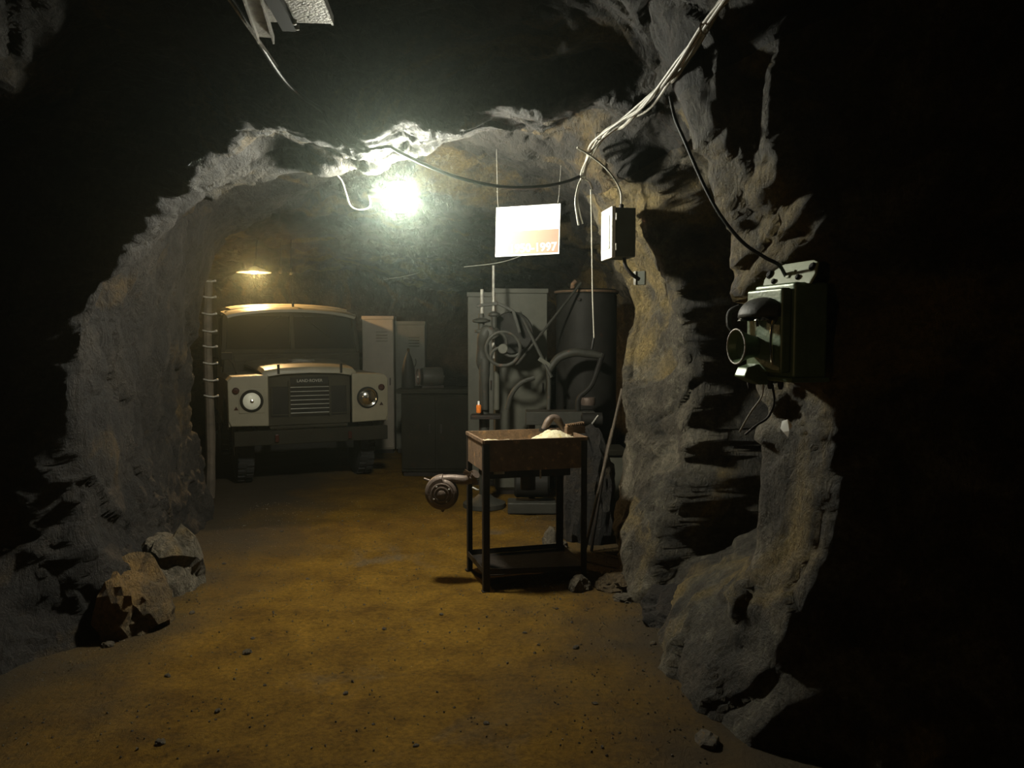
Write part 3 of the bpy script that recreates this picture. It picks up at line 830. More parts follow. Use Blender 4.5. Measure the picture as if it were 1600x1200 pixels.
# ------------------------------------------------------------------ mine telephone
def phone():
    r = thing('mine_telephone', 'dark green cast iron mine telephone with round earpiece cup on the near right rock', 'telephone', (.955, 3.0, 1.445), math.radians(14))
    # local -x is the front, -y the side towards the viewer
    b = MB(); b.b2(.03, .17, -.135, .135, 0, .35)
    b.build('body', M_GREEN, r, bevel=.012, seg=3)
    b = MB(); b.b2(-.012, .03, -.12, .12, .02, .33)
    b.build('front_cover', M_GREEN, r, bevel=.01, seg=3)
    # backplate rising above the box, tilted back
    pl = MB(); Mt = T(.075, 0, .345) @ Matrix.Rotation(math.radians(24), 4, 'Y')
    out = [(-.155, .0), (.155, .0), (.165, .035), (.15, .085), (.12, .095), (-.12, .095), (-.15, .085), (-.165, .035)]
    vs = [(0, y, z) for y, z in out] + [(.01, y, z) for y, z in out]
    n = len(out)
    fs = [tuple(reversed(range(n))), tuple(range(n, 2 * n))] + [(i, (i + 1) % n, (i + 1) % n + n, i + n) for i in range(n)]
    pl.add(vs, fs, Mt); plo = pl.build('mounting_plate', M_PALE, r, bevel=.003)
    for y, z, rr in ((-.135, .065, .016), (.135, .055, .018), (-.07, .028, .011), (.085, .022, .011)):
        MB().lathe([(rr, .0), (rr, .004), (rr * .7, .009), (0, .010)], 12, Mt @ T(-.001, y, z) @ Matrix.Rotation(-PI / 2, 4, 'Y')).build('bolt', M_CARK, plo, smooth=True)
    e = MB(); e.box((-.003, 0, .055), (.006, .07, .012), None); e.box((-.003, .0, .04), (.006, .022, .02), None)
    e2 = MB(); e2.add(e.v, e.f, Mt); e2.build('raised_mark', M_PALE, plo, bevel=.002)
    # bell hood with a gong in its open mouth
    hood = MB()
    k = 16; prof = []
    for i in range(k + 1):
        a = PI * i / k
        prof.append((-.02 - .07 * math.sin(a), .10 * math.cos(a)))
    # half dome shell (opening downwards-front)
    vs = []; fs = []
    for j in range(9):
        t = j / 8 * PI / 2
        for i in range(k + 1):
            a = PI * i / k
            vs.append((-.012 - .085 * math.sin(a) * math.cos(t), .115 * math.cos(a), .225 + .075 * math.sin(t) * (0.35 + .65 * math.sin(a))))
    for j in range(8):
        for i in range(k):
            fs.append((j * (k + 1) + i, j * (k + 1) + i + 1, (j + 1) * (k + 1) + i + 1, (j + 1) * (k + 1) + i))
    hood.add(vs, fs)
    ho = hood.build('bell_hood', M_MACH, r, smooth=True)
    sm = ho.modifiers.new('shell', 'SOLIDIFY'); sm.thickness = .008
    MB().lathe([(.0, .028), (.02, .026), (.04, .012), (.046, 0), (.042, 0), (.036, .01), (0, .022)], 24, T(-.05, .03, .212)).build('gong', M_CHROME, r, smooth=True)
    MB().lathe([(.0, .028), (.02, .026), (.034, .012), (.038, 0), (.034, 0), (.03, .01), (0, .022)], 24, T(-.045, -.06, .212)).build('gong', M_CHROME, r, smooth=True)
    MB().tube([(-.045, -.015, .19), (-.05, -.012, .235)], .006, 8).build('clapper', M_CHROME, r)
    # earpiece cup
    cup = MB(); cup.lathe([(.040, 0), (.046, .03), (.058, .06), (.066, .072), (.068, .078), (.063, .080), (.056, .070), (.045, .055), (.0, .045)], 36, T(-.012, .055, .115) @ Matrix.Rotation(-PI / 2, 4, 'Y'))
    cup.build('earpiece_cup', M_GREEN, r, smooth=True)
    MB().torus((-.092, .055, .115), .0655, .0035, Matrix.Rotation(PI / 2, 4, 'Y'), 40, 8).build('cup_ring', M_GALV, r, smooth=True)
    # cradle fork, side fittings, base bracket
    c = MB(); c.tube(spline([(-.03, .14, .27), (-.055, .17, .25), (-.06, .17, .20), (-.05, .15, .175)], 4), .010, 10)
    c.build('cradle', M_MACH, r, smooth=True)
    c = MB(); c.tube(spline([(-.02, -.08, .215), (-.03, -.085, .17), (-.03, -.085, .10), (-.02, -.08, .05)], 5), .0055, 10)
    c.build('crank_rod', M_CHROME, r, smooth=True)
    MB().lathe([(.05, 0), (.05, .03), (.04, .05), (.0, .055)], 24, T(.03, -.06, .24) @ Matrix.Rotation(-PI / 2, 4, 'Y')).build('crank_boss', M_MACH, r, smooth=True)
    c = MB(); c.prism([(-.075, 0), (-.01, -.03), (.03, -.03), (.03, .03), (-.012, .05), (-.06, .035)], .02, .10)
    c.build('shelf_bracket', M_GREEN, r, bevel=.006)
    c = MB(); c.b2(.02, .18, -.14, .14, -.014, .004); c.build('base_flange', M_GREEN, r, bevel=.004)
    # wires and glands hanging below
    for i, (y, x, ln) in enumerate(((.09, -.03, .06), (.03, .02, .12), (-.01, .04, .10))):
        MB().lathe([(.011, 0), (.011, -.02), (.007, -.035)][::-1], 10, T(x + .02, y, -.012)).build('gland', M_IRON, r, smooth=True)
    pts = [(.025, .05, -.03), (.02, .055, -.08), (-.01, .08, -.14), (-.035, .10, -.20), (-.04, .11, -.22)]
    MB().tube(spline(pts, 5), .0035, 8).build('wire', M_CABW, r, smooth=True)
    pts = [(.05, .03, -.03), (.06, .03, -.10), (.045, .05, -.16), (.01, .07, -.19), (-.02, .10, -.23)]
    MB().tube(spline(pts, 5), .0045, 8).build('wire', M_IRON, r, smooth=True)
    t = thing('torn_label', 'scrap of white paper tag caught on the rock under the mine telephone', 'paper', at(1229, 668, 2.98), math.radians(-60))
    m = MB()
    vs = [(-.022, 0, .022), (.008, -.004, .032), (.026, 0, .010), (.018, -.006, -.010), (.008, 0, -.037), (-.012, -.004, -.018), (-.028, -.002, -.006)]
    n = len(vs); m.add(vs + [(x, y + .0015, z) for x, y, z in vs], [tuple(range(n)), tuple(reversed(range(n, 2 * n)))] + [(i, i + n, (i + 1) % n + n, (i + 1) % n) for i in range(n)])
    m.build('paper', M_WHITE, t)


phone()


# ------------------------------------------------------------------ cables and trays on the roof
def cables():
    # main bundle down the right shoulder: five separate cables
    core = [(1135, -8, 2.62), (1100, 42, 2.85), (1060, 98, 3.2), (1010, 160, 3.7), (970, 192, 4.1), (936, 212, 4.45), (918, 248, 4.75), (909, 276, 4.9)]
    offs = [(0, 0), (7, 3), (-5, 4), (3, -5), (9, -3)]
    names = ['grey cable twisted along the right shoulder of the roof, topmost of the bundle', 'grey cable in the roof bundle, lowest strand near the top edge',
             'pale cable in the roof bundle, ending in a loop beside the sign', 'pale cable in the roof bundle, drooping in the middle stretch', 'thick grey cable in the roof bundle with dusty sheath']
    for k, (ox, oy) in enumerate(offs):
        pts = []
        for i, (px, py, d) in enumerate(core):
            w = math.sin(i * 1.7 + k * 1.3)
            s = 1.0 if 2 <= i <= 5 else 0.45
            pts.append(at(px + ox * s + w * 6 * s, py + oy * s + math.cos(i * 2.1 + k) * 7 * s, d + .01 * k))
        if k in (2, 3):
            tail = [(903, 292), (899, 315), (902, 340), (904, 352)] if k == 2 else [(905, 290), (902, 312), (906, 335), (910, 350)]
            pts += [at(a, b, 4.93) for a, b in tail]
        elif k == 0:
            pts += [at(a, b, 4.93) for a, b in ((914, 280), (922, 286), (926, 297))]
        pts = [drape(p) for p in spline(pts, 8)]
        m = MB().tube(pts, .0062 if k != 4 else .010, 8)
        o = m.build('roof_cable', M_CABW, None, smooth=True)
        tag(o, names[k], 'cable', 'grey cables bundled along the right of the roof')
    # ties
    for i, (px, py, d) in enumerate(((935, 213, 4.45), (911, 275, 4.9), (1100, 44, 2.86))):
        m = MB().torus(at(px, py, d), .019, .004, Matrix.Rotation(PI / 2, 4, 'X') @ Matrix.Rotation(.6, 4, 'Y'), 20, 6)
        o = m.build('cable_tie', M_CABW, None, smooth=True)
        tag(o, ['wire tie round the cable bundle where it bends down', 'wire tie on the cable bundle just above the hanging pull cord', 'wire tie round the cable bundle at the top of the view'][i], 'cable tie', 'ties on the cable bundle')
    # long black cable across the roof
    P = [(350, -20, 2.9), (400, 60, 3.2), (450, 132, 3.65), (500, 170, 4.0), (531, 188, 4.15), (580, 213, 4.35), (640, 246, 4.5), (700, 272, 4.65), (750, 286, 4.75), (800, 293, 4.8), (850, 291, 4.85), (885, 284, 4.88), (908, 275, 4.9)]
    o = MB().tube([drape(q, .012) for q in spline([at(*p) for p in P], 8)], .010, 10).build('power_cable', M_CABLK, None, smooth=True)
    tag(o, 'thick black cable sagging across the roof in front of the lit bulb', 'cable')
    P = [(1047, 150, 3.25), (1055, 185, 3.25), (1072, 225, 3.2), (1098, 285, 3.15), (1125, 335, 3.1), (1160, 378, 3.05), (1195, 402, 3.0), (1217, 414, 3.0), (1228, 432, 3.05)]
    o = MB().tube([drape(q, .010) for q in spline([at(*p) for p in P], 8)], .007, 10).build('telephone_cable', M_CABLK, None, smooth=True)
    tag(o, 'thin black cable running down the right rock to the green telephone', 'cable')
    # pull cord
    r = thing('pull_cord', 'pale straight cord hanging with a small end knob in front of the machines', 'cord', at(924, 300, 5.3))
    a = at(924, 300, 5.3)
    pts = [at(x, y, 5.3) - a for x, y in ((923, 296), (924, 330), (925, 400), (926, 460), (928, 520), (928, 528))]
    MB().tube(spline(pts, 4), .0045, 8).build('cord', M_CABW, r, smooth=True)
    p = at(927, 535, 5.3) - a
    MB().tube([p + Vector((.003, 0, .03)), p, p + Vector((-.008, 0, -.045))], [.006, .010, .008], 10).build('knob', M_CABLK, r, smooth=True)
    # thin wire behind the sign
    P = [(725, 417, 7.6), (770, 412, 7.6), (800, 405, 7.55), (830, 392, 7.5), (850, 375, 7.4)]
    o = MB().tube(spline([at(*p) for p in P], 6), .004, 6).build('thin_wire', M_CABW, None)
    tag(o, 'thin pale wire strung below the hanging sign', 'wire')
    P = [(600, 437, 9.4), (635, 431, 9.3), (655, 426, 9.2)]
    o = MB().tube(spline([at(*p) for p in P], 6), .005, 6).build('thin_wire', M_CABW, None)
    tag(o, 'short pale wire high on the far rock right of the vehicle', 'wire')
    # short dangling wire on the crest
    p0 = at(526, 186, 4.15); p1 = at(526, 218, 4.15)
    r = thing('dangling_wire', 'short wire end dangling from the roof crest left of the bulb', 'wire', p1)
    MB().tube([p0 - p1 + Vector((0, 0, .1)), p0 - p1, Vector((0, 0, .05))], .003, 6).build('wire', M_CABLK, r)
    MB().tube([Vector((0, 0, .055)), Vector((0, 0, 0))], .005, 8).build('ferrule', M_GALV, r)
    # roof rail channel
    r = thing('roof_rail', 'dusty steel channel rail fixed under the roof at the upper left', 'rail', (-.935, 3.10, 2.735), 0)
    z = 0
    a, b = Vector((0, 0, 0)), Vector((.25, -1.3, 0))
    m = MB(); m.bar(a, b, .058, .005)
    m.build('web', M_GALV, r)
    for sx in (-.029, .029):
        MB().bar(a + Vector((sx, 0, -.012)), b + Vector((sx, 0, -.012)), .006, .030).build('flange', M_GALV, r)
    for yy in (-.25, -.85):
        MB().cyl((-yy * .19, yy, 0), (-yy * .19, yy, .75), .006, 8).build('hanger_rod', M_IRON, r)
    r = thing('roof_plate', 'square dusty steel plate bolted under the roof beside the rail', 'plate', (-.755, 2.90, 2.755), math.radians(4))
    MB().b2(-.17, .10, -.13, .12, 0, .006).build('sheet', M_GALV, r, bevel=.001)
    MB().b2(.094, .102, -.14, .125, -.004, .03).build('lip', M_GALV, r)
    m = MB(); m.b2(-.085, -.035, -.16, .125, -.03, 0); m.build('strap', M_CARK, r)
    for x, y in ((-.055, .11), (-.03, .11), (-.03, .06)):
        MB().lathe([(.0, -.018), (.009, -.016), (.010, 0)], 10, T(x, y, -.012)).build('bolt', M_GALV, r, smooth=True)
    for yy in (-.05, .06):
        MB().cyl((.02, yy, 0), (.02, yy, .75), .006, 8).build('hanger_rod', M_IRON, r)
    r = thing('steel_strip', 'thin steel strip under the roof left of the channel rail', 'strip', (-.96, 2.6, 2.755))
    MB().bar((0, 0, 0), (-.05, .9, 0), .008, .012).build('strip', M_GALV, r)
    for t_ in (.1, .8):
        MB().cyl((-.05 * t_, .9 * t_, 0), (-.05 * t_, .9 * t_, .7), .0035, 6).build('hanger_rod', M_IRON, r)


cables()


# ------------------------------------------------------------------ peg post
def peg_post():
    base = at(331, 690, 7.8); 
    top = at(331, 437, 7.85)
    r = thing('pegged_post', 'weathered upright wooden post with steel pegs left of the vehicle', 'post', (base.x, base.y, 0), math.radians(0))
    H = top.z
    m = MB()
    n = 12; pts = []
    for i in range(12):
        z = H * i / 11
        pts.append((.012 * math.sin(z * 3) - .03 * (1 - z / H), 0, z))
    m.tube(pts, [.045 - .004 * (i / 11) + .003 * math.sin(i * 2.3) for i in range(12)], 9)
    m.build('timber', M_WOOD, r, smooth=True, angle=20)
    for py in (440, 465, 491, 518, 542, 568, 594, 619):
        z = at(331, py, 7.8).z
        p = MB(); p.tube([(-.05, -.045, z + .012), (.0, -.052, z), (.045, -.045, z - .003), (.078, -.03, z + .004)], .008, 8)
        p.lathe([(.0, -.012), (.013, -.008), (.013, .008), (0, .012)], 10, T(.078, -.03, z + .006))
        p.build('peg', M_GALV, r, smooth=True)


peg_post()


# ------------------------------------------------------------------ iron bars, stones, rubble
def stone(name, label, loc, size, seed, rot=0, mat_=None, group=None, cat='rock', sub=4, amp=.45, sink=.35):
    import bmesh
    bm = bmesh.new(); bmesh.ops.create_icosphere(bm, subdivisions=sub, radius=1)
    P = np.array([v.co[:] for v in bm.verts])
    f, e = facet(P * 0.9 + seed * 3.7, 1.0)
    f2, e2 = facet(P * 2.3 + seed * 1.9, 1.0)
    d = 1 + amp * f * .6 + f2 * .09 + perlin(P * 5 + seed) * .05 + perlin(P * 13 + seed) * .02
    P = P * d[:, None]
    P[:, 2] = np.where(P[:, 2] < -.5, -.5 + (P[:, 2] + .5) * .3, P[:, 2])
    for v, p in zip(bm.verts, P): v.co = (p[0] * size[0], p[1] * size[1], p[2] * size[2])
    me = bpy.data.meshes.new(name); bm.to_mesh(me); bm.free()
    me.materials.append(mat_ or M_STONE)
    o = bpy.data.objects.new(name, me); COL.objects.link(o)
    zf = floor_z(loc[0], loc[1]) if len(loc) == 2 else loc[2]
    o.location = (loc[0], loc[1], zf + size[2] * (.5 - sink)); o.rotation_euler = (0, 0, rot)
    return tag(o, label, cat, group)


def rocks():
    stone('rock', 'small pointed grey rock on the dirt at the right front leg of the forge', (.425, 4.93), (.075, .06, .075), 1, .3)
    stone('rock', 'flat-topped ochre rock at the foot of the rock pillar', (.66, 4.98), (.16, .11, .085), 2, .4, mat_=M_OCHRE)
    stone('rock', 'low pale chipped rock in front of the ochre rock by the pillar', (.70, 4.74), (.10, .05, .035), 3, .5)
    stone('rock', 'angular white-grey stone under the back of the forge table', (.30, 6.02), (.065, .07, .11), 4, .1)
    stone('rock', 'small pink-grey stone beside the forge table right rear leg', (.36, 5.86), (.07, .05, .055), 5, .7)
    stone('boulder', 'big grey boulder behind the forge table legs', (.60, 6.2), (.22, .24, .62), 6, .4, amp=.35, sink=.1, mat_=M_ROCK, cat='boulder')
    stone('boulder', 'low ledge boulder at the foot of the dark niche on the right', (1.02, 4.45), (.34, .22, .16), 8, .7, mat_=M_ROCK, cat='boulder')
    stone('boulder', 'jagged ochre boulder at the foot of the left rock', (-2.14, 4.35), (.22, .30, .28), 12, .4, mat_=M_OCHRE, cat='boulder')
    stone('boulder', 'pale jagged boulder against the left rock near the bend', (-2.2, 5.0), (.20, .24, .30), 14, .9, mat_=M_STONE, cat='boulder')
    stone('rock', 'long thin rock sliver lying below the left rock', at(150, 958, 4.62)[:2], (.16, .05, .05), 15, -.5)
    G = 'small pebbles scattered on the dirt floor'
    lab = 'small pebble lying loose on the dirt floor'
    pb = [(386, 1021, .022), (1106, 1156, .055), (262, 1057, .016), (170, 1010, .03), (395, 1000, .013), (205, 865, .03), (600, 985, .012), (820, 990, .012), (900, 1015, .018), (965, 935, .03), (1010, 965, .03), (480, 905, .012), (690, 960, .012), (540, 1080, .014), (760, 1130, .014), (300, 960, .016),
          (350, 880, .016), (440, 830, .014), (560, 815, .012), (930, 1100, .012), (650, 1165, .012), (250, 1160, .02), (870, 955, .012), (340, 1110, .014), (1020, 1010, .016), (270, 900, .022), (240, 940, .02)]
    src = stone('pebble', lab, (0, 0), (1, 1, .7), 21, 0, group=G, cat='pebble', sub=3)
    me = src.data
    vars_ = [me] + [stone('pebble', lab, (0, 0), (1.1, .8, .6), 22 + i, 0, group=G, cat='pebble', sub=3).data for i in range(2)]
    for o in [o for o in COL.objects if o.name.startswith('pebble') and o is not src]: bpy.data.objects.remove(o)
    for i, (px, py, s) in enumerate(pb):
        v = at(px, py, 1) - Vector((0, 0, CAM_Z)); t = -CAM_Z / v.z
        x, y = v.x * t, v.y * t
        o = src if i == 0 else src.copy()
        if i: COL.objects.link(o)
        o.data = vars_[i % 3]
        o.location = (x, y, floor_z(x, y) + s * .18); o.scale = (s, s, s); o.rotation_euler = (0, 0, i * 1.3)
    # gravel nobody could count
    m = MB()
    rr = random.Random(5)
    for _ in range(4000):
        y = rr.uniform(2.9, 7.6); x = rr.uniform(-2.5, .8)
        if abs(x + .9) < 1.0 and rr.random() < .6: continue
        s = rr.uniform(.003, .008) * (1.5 if rr.random() < .06 else 1)
        z = floor_z(x, y) if _ % 4 == 0 else None
        m_c = (x, y, (z if z is not None else float('nan')))
        m.gr = getattr(m, 'gr', []) + [(x, y, s, rr.uniform(0, 3))]
    g = np.array(m.gr); z = floor_h(np.stack([g[:, 0], g[:, 1], g[:, 0] * 0], 1))
    for (x, y, s, a), zz in zip(m.gr, z):
        M = T(x, y, zz + s * .3) @ Matrix.Rotation(a, 4, Vector((.3, .5, .8)).normalized())
        m.add([(s, 0, 0), (-s, 0, 0), (0, s * .8, 0), (0, -s * .8, 0), (0, 0, s * .7), (0, 0, -s * .7)], [(0, 2, 4), (2, 1, 4), (1, 3, 4), (3, 0, 4), (2, 0, 5), (1, 2, 5), (3, 1, 5), (0, 3, 5)], M)
    o = m.build('gravel', M_STONE)
    tag(o, 'fine gravel grit strewn over the dirt floor', 'gravel', kind='stuff')


rocks()


def bars():
    a = at(972, 608, 6.0); b = at(937, 760, 5.75); b2 = a + (b - a) * (a.z - .02) / (a.z - b.z)
    o = MB().tube([a, b2], .011, 8).build('iron_rod', M_WOOD, None, smooth=True)
    tag(o, 'long thin pale rod leaning against the rock pillar', 'rod')
    a = at(960, 640, 5.95); b = at(925, 850, 5.75)
    a = at(957, 670, 5.95)
    o = MB().tube([a, at(948, 705, 5.9), at(926, 845, 5.8), at(924, 862, 5.8)], .012, 8).build('iron_rod', M_IRON, None, smooth=True)
    tag(o, 'dark iron bar leaning behind the right rear leg of the forge', 'rod')


bars()

# ------------------------------------------------------------------ off-road vehicle
def vehicle():
    r = thing('off_road_vehicle', 'old dusty cream four-wheel-drive vehicle parked in the back of the tunnel', 'car', (-2.15, 8.5, 0), math.radians(24))
    # local: x across, +y to the rear, front face at y=0
    # --- body tub and doors
    m = MB()
    m.b2(-.42, .42, .12, 1.25, .60, 1.12)                 # engine bay
    m.b2(-.80, .80, 1.25, 3.55, .62, 1.22)                # body sides
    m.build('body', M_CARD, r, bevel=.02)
    # firewall / scuttle
    m = MB(); m.prism([(-.80, 1.12), (.80, 1.12), (.79, 1.40), (-.79, 1.40)], 1.14, 1.30)
    m.build('bulkhead', M_CARD, r, bevel=.012)
    v = MB()
    for s in (-1, 1): v.b2(s * .4 - .28, s * .4 + .28, 1.128, 1.145, 1.30, 1.37)
    v.build('vent_flap', M_CARD, r, bevel=.006)
    # wings
    for s in (-1, 1):
        w = MB()
        prof = [(.44, .655), (.815, .665), (.84, .72), (.845, 1.13), (.80, 1.18), (.44, 1.195)]
        prof = [(s * x, z) for x, z in prof]
        if s > 0: prof = prof
        w.prism(prof, 0, .035)
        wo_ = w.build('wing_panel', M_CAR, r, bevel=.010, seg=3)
        t = MB(); t.prism([(s * x, z) for x, z in ((.44, 1.195), (.80, 1.18), (.845, 1.14), (.845, 1.05), (.83, 1.05), (.79, 1.15), (.44, 1.165))], .03, 1.2)
        # outer side with wheel arch
        N = 14
        arch = [(.17 + .0, .66)] + [(.56 - .40 * math.cos(PI * i / N), .52 + .44 * math.sin(PI * i / N)) for i in range(N + 1)] 
        arch = [(y, z) for y, z in arch if z > .60]
        poly = [(.02, .66)] + arch + [(1.2, .66), (1.2, 1.12), (.02, 1.12)]
        n = len(poly)
        vs = [(s * .838, y, z) for y, z in poly] + [(s * .822, y, z) for y, z in poly]
        fs = [tuple(range(n)), tuple(reversed(range(n, 2 * n)))] + [(i, (i + 1) % n, (i + 1) % n + n, i + n) for i in range(n)]
        t.add(vs, fs)
        t.build('wing', M_CAR, r)
        # headlight bowl, ring, lens
        hx, hz = s * .61, .925
        big = s < 0
        h = MB(); h.lathe([(.118, 0), (.118, .012), (.108, .020), (.094, .022), (.092, .010), (.092, 0)], 36, T(hx, 0, hz) @ AX_NY)
        ho = h.build('headlight', M_CARK, r, smooth=True)
        if big:
            MB().prism([(hx + x * .128, hz + z * .128) for x, z in ((-1, -1), (1, -1), (1, 1), (-1, 1))], -.007, .001).build('headlight_surround', M_CAR, ho, bevel=.018, seg=3)
        rg = MB(); rg.torus((hx, -.018, hz), .096, .007, AX_Y, 36, 8)
        rg.build('ring', M_CHROME if not big else M_CARK, ho, smooth=True)
        R = .09
        ln = MB(); ln.lathe([(R, .010), (R * .8, .022), (R * .55, .031), (R * .25, .036), (0, .037)], 32, T(hx, 0, hz) @ AX_NY)
        ln.build('lens', M_LENS if big else M_CHROME, ho, smooth=True)
        MB().lathe([(.022, .03), (.018, .046), (0, .05)], 16, T(hx, 0, hz) @ AX_NY).build('bulb_cap', M_CHROME, ho, smooth=True)
        # round side lamps
        q = MB(); q.lathe([(.035, 0), (.035, .018), (.026, .026), (0, .028)], 20, T(s * .765 if s > 0 else s * .765, 0, 1.035) @ AX_NY)
        q.build('indicator', M_REDL, r, smooth=True)
        q = MB(); q.prism([(s * .765 - .022, .835), (s * .765 + .022, .835), (s * .765, .872)], -.008, .002)
        q.build('reflector', M_REDL, r)
    # radiator panel set back between the wings
    MB().b2(-.44, .44, .10, .14, .645, 1.19).build('radiator_panel', M_CARD, r, bevel=.006)
    # grille
    g = MB(); g.b2(-.40, .40, .088, .10, .74, 1.06)
    go = g.build('grille', M_CARK, r)
    b = MB()
    for s in (-1, 1):
        b.b2(s * .215 - .012, s * .215 + .012, .070, .09, .73, 1.12)
        b.b2(s * .40 - .006, s * .40 + .006, .075, .09, .76, 1.05)
    b.b2(-.40, .40, .078, .09, .755, .765)
    b.build('grille_frame', M_CARD, go)
    for i in range(7):
        z = .775 + i * .046
        MB().cyl((-.205, .072, z), (.205, .072, z), .0045, 8).build('grille_bar', M_BARS, go, smooth=True)
    MB().b2(-.20, .20, .080, .092, 1.075, 1.16).build('badge_panel', M_CARK, r)
    lettering('badge', 'LAND\u00b7ROVER', .045, M_BARS, r, (0, .077, 1.105), (PI / 2, 0, 0), 'CENTER')
    # bonnet
    cs = [(-.50, 1.215), (-.47, 1.25), (-.30, 1.272), (0, 1.282), (.30, 1.272), (.47, 1.25), (.50, 1.215)]
    def sec(y, dz, sx=1.0):
        return [(x * sx, y, z + dz) for x, z in cs] + [(x * sx * .97, y, z + dz - .03) for x, z in reversed(cs)]
    secs = [sec(.03, -.045, .97), sec(.05, -.01), sec(.12, .005), sec(.6, .03, 1.05), sec(1.16, .06, 1.15)]
    k = len(secs[0]); vs = [p for s_ in secs for p in s_]; fs = []
    for i in range(len(secs) - 1):
        for j in range(k):
            fs.append((i * k + j, i * k + (j + 1) % k, (i + 1) * k + (j + 1) % k, (i + 1) * k + j))
    fs += [tuple(reversed(range(k))), tuple((len(secs) - 1) * k + j for j in range(k))]
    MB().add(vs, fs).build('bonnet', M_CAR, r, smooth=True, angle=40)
    # spare wheel carrier dish and catch on the bonnet
    cr = MB(); cr.torus((0, .62, 1.325), .14, .010, None, 28, 8); cr.b2(-.14, .14, .61, .63, 1.31, 1.325)
    cr.build('spare_wheel_mount', M_BARS, r, smooth=True)
    for x in (-.33, .33):
        MB().b2(x - .012, x + .012, .02, .05, 1.20, 1.30).build('bonnet_catch', M_CARK, r)
    # windscreen frame, glass
    def wx(x, z):  # slanted plane
        return (x, 1.22 + (z - 1.40) * .18, z)
    fr = MB()
    z0, z1 = 1.40, 1.86
    fr.bar(wx(-.79, z0 + .02), wx(.79, z0 + .02), .05, .05)
    fr.bar(wx(-.76, z1), wx(.76, z1), .05, .06)
    for x0, x1 in ((-.78, -.745), (.78, .745)): fr.bar(wx(x0, z0), wx(x1, z1), .05, .05)
    fr.bar(wx(0, z0), wx(0, z1), .05, .05)
    fr.build('windscreen_frame', M_CARD, r, bevel=.006)
    for s in (-1, 1):
        g = MB()
        vs = [wx(s * .03, z0 + .04), wx(s * .75, z0 + .04), wx(s * .725, z1 - .03), wx(s * .03, z1 - .03)]
        g.add(vs + [(x, y + .006, z) for x, y, z in vs], [(0, 1, 2, 3), (7, 6, 5, 4), (0, 4, 5, 1), (1, 5, 6, 2), (2, 6, 7, 3), (3, 7, 4, 0)])
        g.build('windscreen', M_WIND, r)
        a = Vector(wx(s * .12, z1 - .01)); b_ = Vector(wx(s * .45, z1 - .28))
        a.y -= .035; b_.y -= .035
        MB().tube([a, b_], .006, 6).build('wiper', M_CARK, r)
    # cab: posts, sides, rear
    c = MB()
    for s in (-1, 1):
        c.b2(s * .77 - .02, s * .77 + .02, 1.95, 2.05, 1.2, 1.88); c.b2(s * .77 - .02, s * .77 + .02, 3.42, 3.55, 1.2, 1.88)
        c.b2(s * .77 - .012, s * .77 + .012, 2.05, 3.42, 1.62, 1.88)
        c.b2(s * .77 - .012, s * .77 + .012, 2.05, 3.42, 1.2, 1.30)
    c.b2(-.78, .78, 3.50, 3.55, 1.2, 1.88)
    c.build('hard_top', M_CARD, r, bevel=.01)
    for s in (-1, 1):
        d = MB(); d.b2(s * .805 - .012, s * .805 + .012, 1.27, 1.93, .66, 1.24)
        do = d.build('door', M_CAR, r, bevel=.008)
        f2 = MB(); f2.bar((s * .785, 1.30, 1.24), (s * .76, 1.36, 1.84), .02, .02); f2.bar((s * .785, 1.92, 1.24), (s * .77, 1.92, 1.84), .02, .02); f2.bar((s * .765, 1.36, 1.84), (s * .77, 1.92, 1.84), .02, .02)
        f2.build('door_window_frame', M_CARD, do)
        MB().b2(s * .82 - .01, s * .82 + .02, 1.80, 1.90, 1.08, 1.10).build('door_handle', M_CARK, do)
    # roof: crowned, with a raised tropical skin
    def roofsec(y, w, z, crown, th=.03):
        top = [(w * math.sin(a) / math.sin(1.15), y, z + crown * (math.cos(a) - math.cos(1.15)) / (1 - math.cos(1.15))) for a in np.linspace(-1.15, 1.15, 15)]
        return top + [(x * .985, y, zz - th) for x, y_, zz in reversed(top)]
    def skin(name, ys_, w, z, crown, material):
        S_ = [roofsec(y, w * f, z + dz, crown * f) for y, f, dz in ys_]
        k = len(S_[0]); vs = [p for s_ in S_ for p in s_]; fs = []
        for i in range(len(S_) - 1):
            for j in range(k): fs.append((i * k + j, i * k + (j + 1) % k, (i + 1) * k + (j + 1) % k, (i + 1) * k + j))
        fs += [tuple(reversed(range(k))), tuple((len(S_) - 1) * k + j for j in range(k))]
        return MB().add(vs, fs).build(name, material, r, smooth=True, angle=50)
    skin('roof', [(1.16, .95, -.05), (1.20, .975, -.028), (1.30, .99, -.012), (1.55, 1.0, .008), (3.5, 1.0, .01), (3.58, .97, 0)], .79, 1.885, .085, M_CAR)
    skin('roof_skin', [(1.38, .90, -.035), (1.42, .93, -.018), (1.7, .96, .0), (3.3, .96, .004), (3.36, .93, 0)], .76, 1.95, .055, M_CAR)
    ra = MB()
    ra.cyl((.02, 1.28, 1.93), (.02, 1.28, 2.02), .014, 8)
    ra.build('roof_vent_knob', M_CARK, r)
    # bumper, chassis, number plate
    MB().b2(-.80, .80, -.13, -.06, .47, .62).build('bumper', M_BENCH, r, bevel=.006)
    ch = MB()
    for s in (-1, 1): ch.b2(s * .38 - .04, s * .38 + .04, -.06, 3.5, .48, .60)
    ch.b2(-.65, .65, .54, .64, .30, .40)
    ch.build('chassis', M_CARK, r, bevel=.004)
    for s in (-1, 1):
        e = MB(); e.b2(s * .38 - .02, s * .38 + .02, -.16, -.13, .50, .58); e.build('towing_eye', M_REDL, r, bevel=.006)
